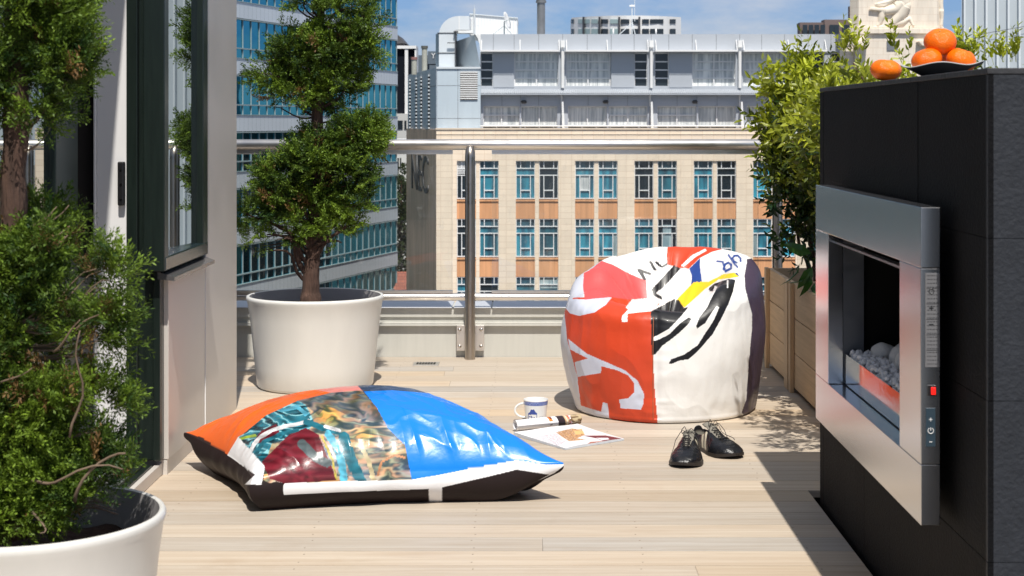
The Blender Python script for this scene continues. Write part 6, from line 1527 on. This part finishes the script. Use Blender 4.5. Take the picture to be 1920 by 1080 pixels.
# rolled pages: a spiral tube
ra, rb_ = np.array([-0.048, 6.035, 0.0235]), np.array([0.195, 6.155, 0.0255]); axv = (rb_-ra); Lr = np.linalg.norm(axv); axv /= Lr
sidev = np.cross(axv, [0, 0, 1]); sidev /= np.linalg.norm(sidev); upv = np.cross(sidev, axv)
NA, NL = 200, 220; an = np.linspace(0, 2*np.pi*1.9, NA); rr_ = 0.0205 - 0.0038*an/(2*np.pi); l_ = np.linspace(0, 1, NL)
RV = (ra + axv*(l_*Lr)[:, None, None] + sidev*(rr_*np.cos(an))[None, :, None] + upv*(rr_*np.sin(an)*1.0)[None, :, None]).reshape(-1, 3)
lf_ = np.repeat(l_, NA); af = np.tile(an, NL)
Cr = np.tile(np.array([0.80, 0.80, 0.82]), (len(RV), 1)); nR = np.array([noise.noise(Vector((a*2.2, l*16, 0))) for a, l in zip(af, lf_)])
out_ = af < 6.4
sk = lf_ + 0.02*np.sin(af)
Cr[out_ & (np.abs(sk-.53) < .028) & (np.abs(((af+.6) % 6.28)-2.0) < 1.1)] = (0.75, 0.20, 0.03); Cr[out_ & (np.abs(sk-.53) < .032) & (nR > .25)] = (0.12, 0.03, 0.02)
Cr[out_ & (np.abs(sk-.69) < .055)] = (0.030, 0.018, 0.022); Cr[out_ & (sk > .745) & (sk < .80)] = (0.55, 0.38, 0.22); Cr[out_ & (np.abs(sk-.775) < .006)] = (0.75, .68, .55)
m = out_ & (sk > .86); Cr[m] = (0.45, 0.36, 0.22); m = out_ & (sk > .80) & (nR > .12); Cr[m] = (0.16, 0.10, 0.05); m = out_ & (sk > .80) & (sk < .86) & (nR < -.1); Cr[m] = (0.5, 0.1, 0.05)
ro = np_mesh('rolled_pages', RV, grid_faces(NA, NL), m_paper, mg, Cr)
so_ = ro.modifiers.new('thick', 'SOLIDIFY'); so_.thickness = 0.0006

# ---------------------------------------------------------------- shoes
def shoe(heel, toe, mirror, label, seed):
    Ls = 0.285; h = Vector(heel); d_ = (Vector(toe)-h); d_.z = 0; ang = math.atan2(d_.y, d_.x)
    t = thing('shoe', (h.x, h.y, 0), label, 'shoe', 'pair of black lace up shoes')
    R = Matrix.Translation(h) @ Matrix.Rotation(ang, 4, 'Z')
    NXs, NPs = 220, 150
    x = np.linspace(0, 1, NXs); phi = np.linspace(0, np.pi, NPs)
    hw = np.interp(x, [0, .015, .05, .12, .3, .5, .68, .82, .92, .97, 1], [.004, .017, .026, .031, .030, .036, .0445, .043, .032, .019, .003])
    ht = np.interp(x, [0, .015, .05, .12, .22, .33, .42, .55, .7, .82, .92, .97, 1], [.045, .068, .073, .070, .062, .068, .080, .066, .053, .046, .038, .026, .014])
    hw = hw*1.24
    off = np.interp(x, [0, .3, .6, .85, 1], [0, .002, .004, .000, -.006])*mirror
    # smooth the profiles
    for _ in range(6):
        for a_ in (hw, ht): a_[1:-1] = (a_[:-2]+2*a_[1:-1]+a_[2:])/4
    cp, sp = np.cos(phi), np.sin(phi)
    ex = 0.72
    yy = hw[:, None]*np.sign(cp)*np.abs(cp)**ex + off[:, None]
    sole_z = np.interp(x, [0, .3, .6, .85, 1], [.012, .012, .010, .012, .020])
    zz = sole_z[:, None] + (ht-sole_z)[:, None]*sp[None]**0.80
    # narrower towards the ankle at the top
    yy = off[:, None] + (yy-off[:, None])*(1-0.18*sp[None]*np.interp(x, [0, .45, .7], [1, 1, 0.2])[:, None])
    # foot opening
    cav = np.clip((0.40-x)/0.04, 0, 1)*np.clip((x-0.035)/0.02, 0, 1); pw = np.clip((np.abs(phi-np.pi/2) < .62)*1.0, 0, 1); edgep = np.clip((0.80-np.abs(phi-np.pi/2))/0.10, 0, 1)
    k_ = cav[:, None]*edgep[None]; zz = zz*(1-k_) + (0.022)*k_
    # lacing gap between the eyestays
    gap = np.exp(-((phi-np.pi/2)/.20)**2)[None]*(np.clip((x-.40)/.03, 0, 1)*np.clip((.66-x)/.05, 0, 1))[:, None]; zz -= 0.007*gap
    V = np.stack([np.tile((x*Ls)[:, None], (1, NPs)), yy, zz], -1).reshape(-1, 3)
    cr_ = np.array([noise.noise(Vector((p[0]*70+seed, p[1]*50, p[2]*50))) for p in V]); xf = V[:, 0]/Ls
    amp = 0.0022*np.exp(-((xf-.66)/.10)**2)+0.0008; V[:, 2] += cr_*amp*(V[:, 2] > .02); V[:, 1] *= 1+cr_*0.02
    C = np.tile(np.array([0.007, 0.007, 0.009]), (len(V), 1)); pf = np.tile(phi, NXs)
    side_z = (pf < .98) | (pf > 2.16); u_ = xf + 0.14*np.minimum(pf, np.pi-pf)
    st = side_z & (np.minimum(pf, np.pi-pf) > .03) & ((np.abs(u_-.455) < .032) | (np.abs(u_-.555) < .032)); C[st] = (0.62, 0.56, 0.42)
    inn = (k_.ravel() > .35); C[inn] = (0.20, 0.185, 0.155)
    toecap = (xf > .80); C[toecap] = (0.006, 0.006, 0.008)
    Vw = np.array([tuple(R @ Vector(p)) for p in V]); up_ = np_mesh('upper', Vw, grid_faces(NPs, NXs), m_leather, t, C)
    so2 = up_.modifiers.new('thick', 'SOLIDIFY'); so2.thickness = 0.0012
    # sole
    mb = MB(); n = 60; ring = []
    for i in range(n): ring.append((x[int(i/(n-1)*(NXs-1))]*Ls, 1, int(i/(n-1)*(NXs-1))))
    poly = [(a_, hw[j]*1.01+off[j]+.001, j) for a_, _, j in ring] + [(a_, -hw[j]*1.01+off[j]-.001, j) for a_, _, j in ring[::-1]]
    lo = lambda j: np.interp(x[j], [0, .12, .6, .85, 1], [.003, .0005, .0005, .003, .013])
    vs = [tuple(R @ Vector((a_, b_, lo(j)))) for a_, b_, j in poly] + [tuple(R @ Vector((a_, b_, sole_z[j]+.003))) for a_, b_, j in poly]; m_ = len(poly)
    mb.add(vs, [tuple(range(m_))[::-1], tuple(range(m_, 2*m_))] + [(i, (i+1) % m_, m_+(i+1) % m_, m_+i) for i in range(m_)]); obj('sole', mb, m_sole, t, smooth='auto')
    # tongue
    mb = MB(); tn_ = []
    gx_ = np.linspace(0, 1, 14); gy_ = np.linspace(-1, 1, 13); vs = []
    for a_ in gx_:
        for b_ in gy_:
            xx = (.60 - .27*a_)*Ls; z_ = np.interp(.60-.27*a_, x, ht) + (-.006+.030*a_**1.6) - .006*b_*b_; w_ = .013+.009*a_
            if a_ > .9: w_ *= .82
            vs.append(tuple(R @ Vector((xx - .012*a_**2, b_*w_ + .004*mirror, z_))))
    mb.add(vs, [(i*13+j, i*13+j+1, (i+1)*13+j+1, (i+1)*13+j) for i in range(13) for j in range(12)]); to_ = obj('tongue', mb, m_tongue, t, smooth=True)
    s3 = to_.modifiers.new('thick', 'SOLIDIFY'); s3.thickness = 0.005; s3.offset = 0
    # laces
    mb = MB()
    def top(xr, yo): zt = np.interp(xr, x, ht); w_ = np.interp(xr, x, hw); return Vector((xr*Ls, yo, zt - .35*(yo/w_)**2*zt + .0035))
    for k in range(5):
        xr = .43+.050*k; wdt = .015-.001*k
        for s in (-1, 1):
            pts = [top(xr, s*wdt), top(xr+.02, s*wdt*.4)+Vector((0, 0, .003)), top(xr+.035, -s*wdt*.5)+Vector((0, 0, .003)), top(xr+.05, -s*wdt)]; mb.tube([R @ p for p in pts], .0017, 6)
    rr = random.Random(seed)
    kx = top(.42, 0)+Vector((0, 0, .006))
    for s, pts in ((1, [(0, 0, 0), (.01, .018, .004), (.02, .034, -.012), (.035, .042, -.045), (.05, .046, -.072)]), (-1, [(0, 0, 0), (.015, -.018, .008), (.04, -.038, -.015), (.06, -.046, -.05), (.085, -.052, -.073)]),
                   (1, [(0, 0, 0), (-.008, .012, .012), (-.014, .024, .008), (-.008, .022, -.004), (0, .010, 0)]), (-1, [(0, 0, 0), (-.004, -.010, .018), (.004, -.020, .014), (.006, -.018, .000), (0, -.008, 0)]), (1, [(0, 0, 0), (.02, .008, .006), (.05, .006, -.010), (.08, .016, -.022), (.10, .030, -.035)])):
        ps = [kx + Vector(p) for p in pts]; sm = []
        for i in range(len(ps)-1):
            for k in range(5): 
                f_ = k/5; q = ps[i].lerp(ps[i+1], f_); sm.append(q + Vector((0, 0, .004*math.sin((i+f_)*2))))
        sm.append(ps[-1])
        for q in sm: q.z = max(q.z, .002)
        mb.tube([R @ q for q in sm], .0012, 6)
    obj('laces', mb, m_lace, t, smooth=True)
shoe((0.566, 5.665, 0), (0.520, 5.395, 0), 1, 'left black leather shoe, its toe pointing straight at the viewer', 3)
shoe((0.605, 5.800, 0), (0.712, 5.535, 0), -1, 'right black leather shoe turned outward, showing cream side stripes', 8)
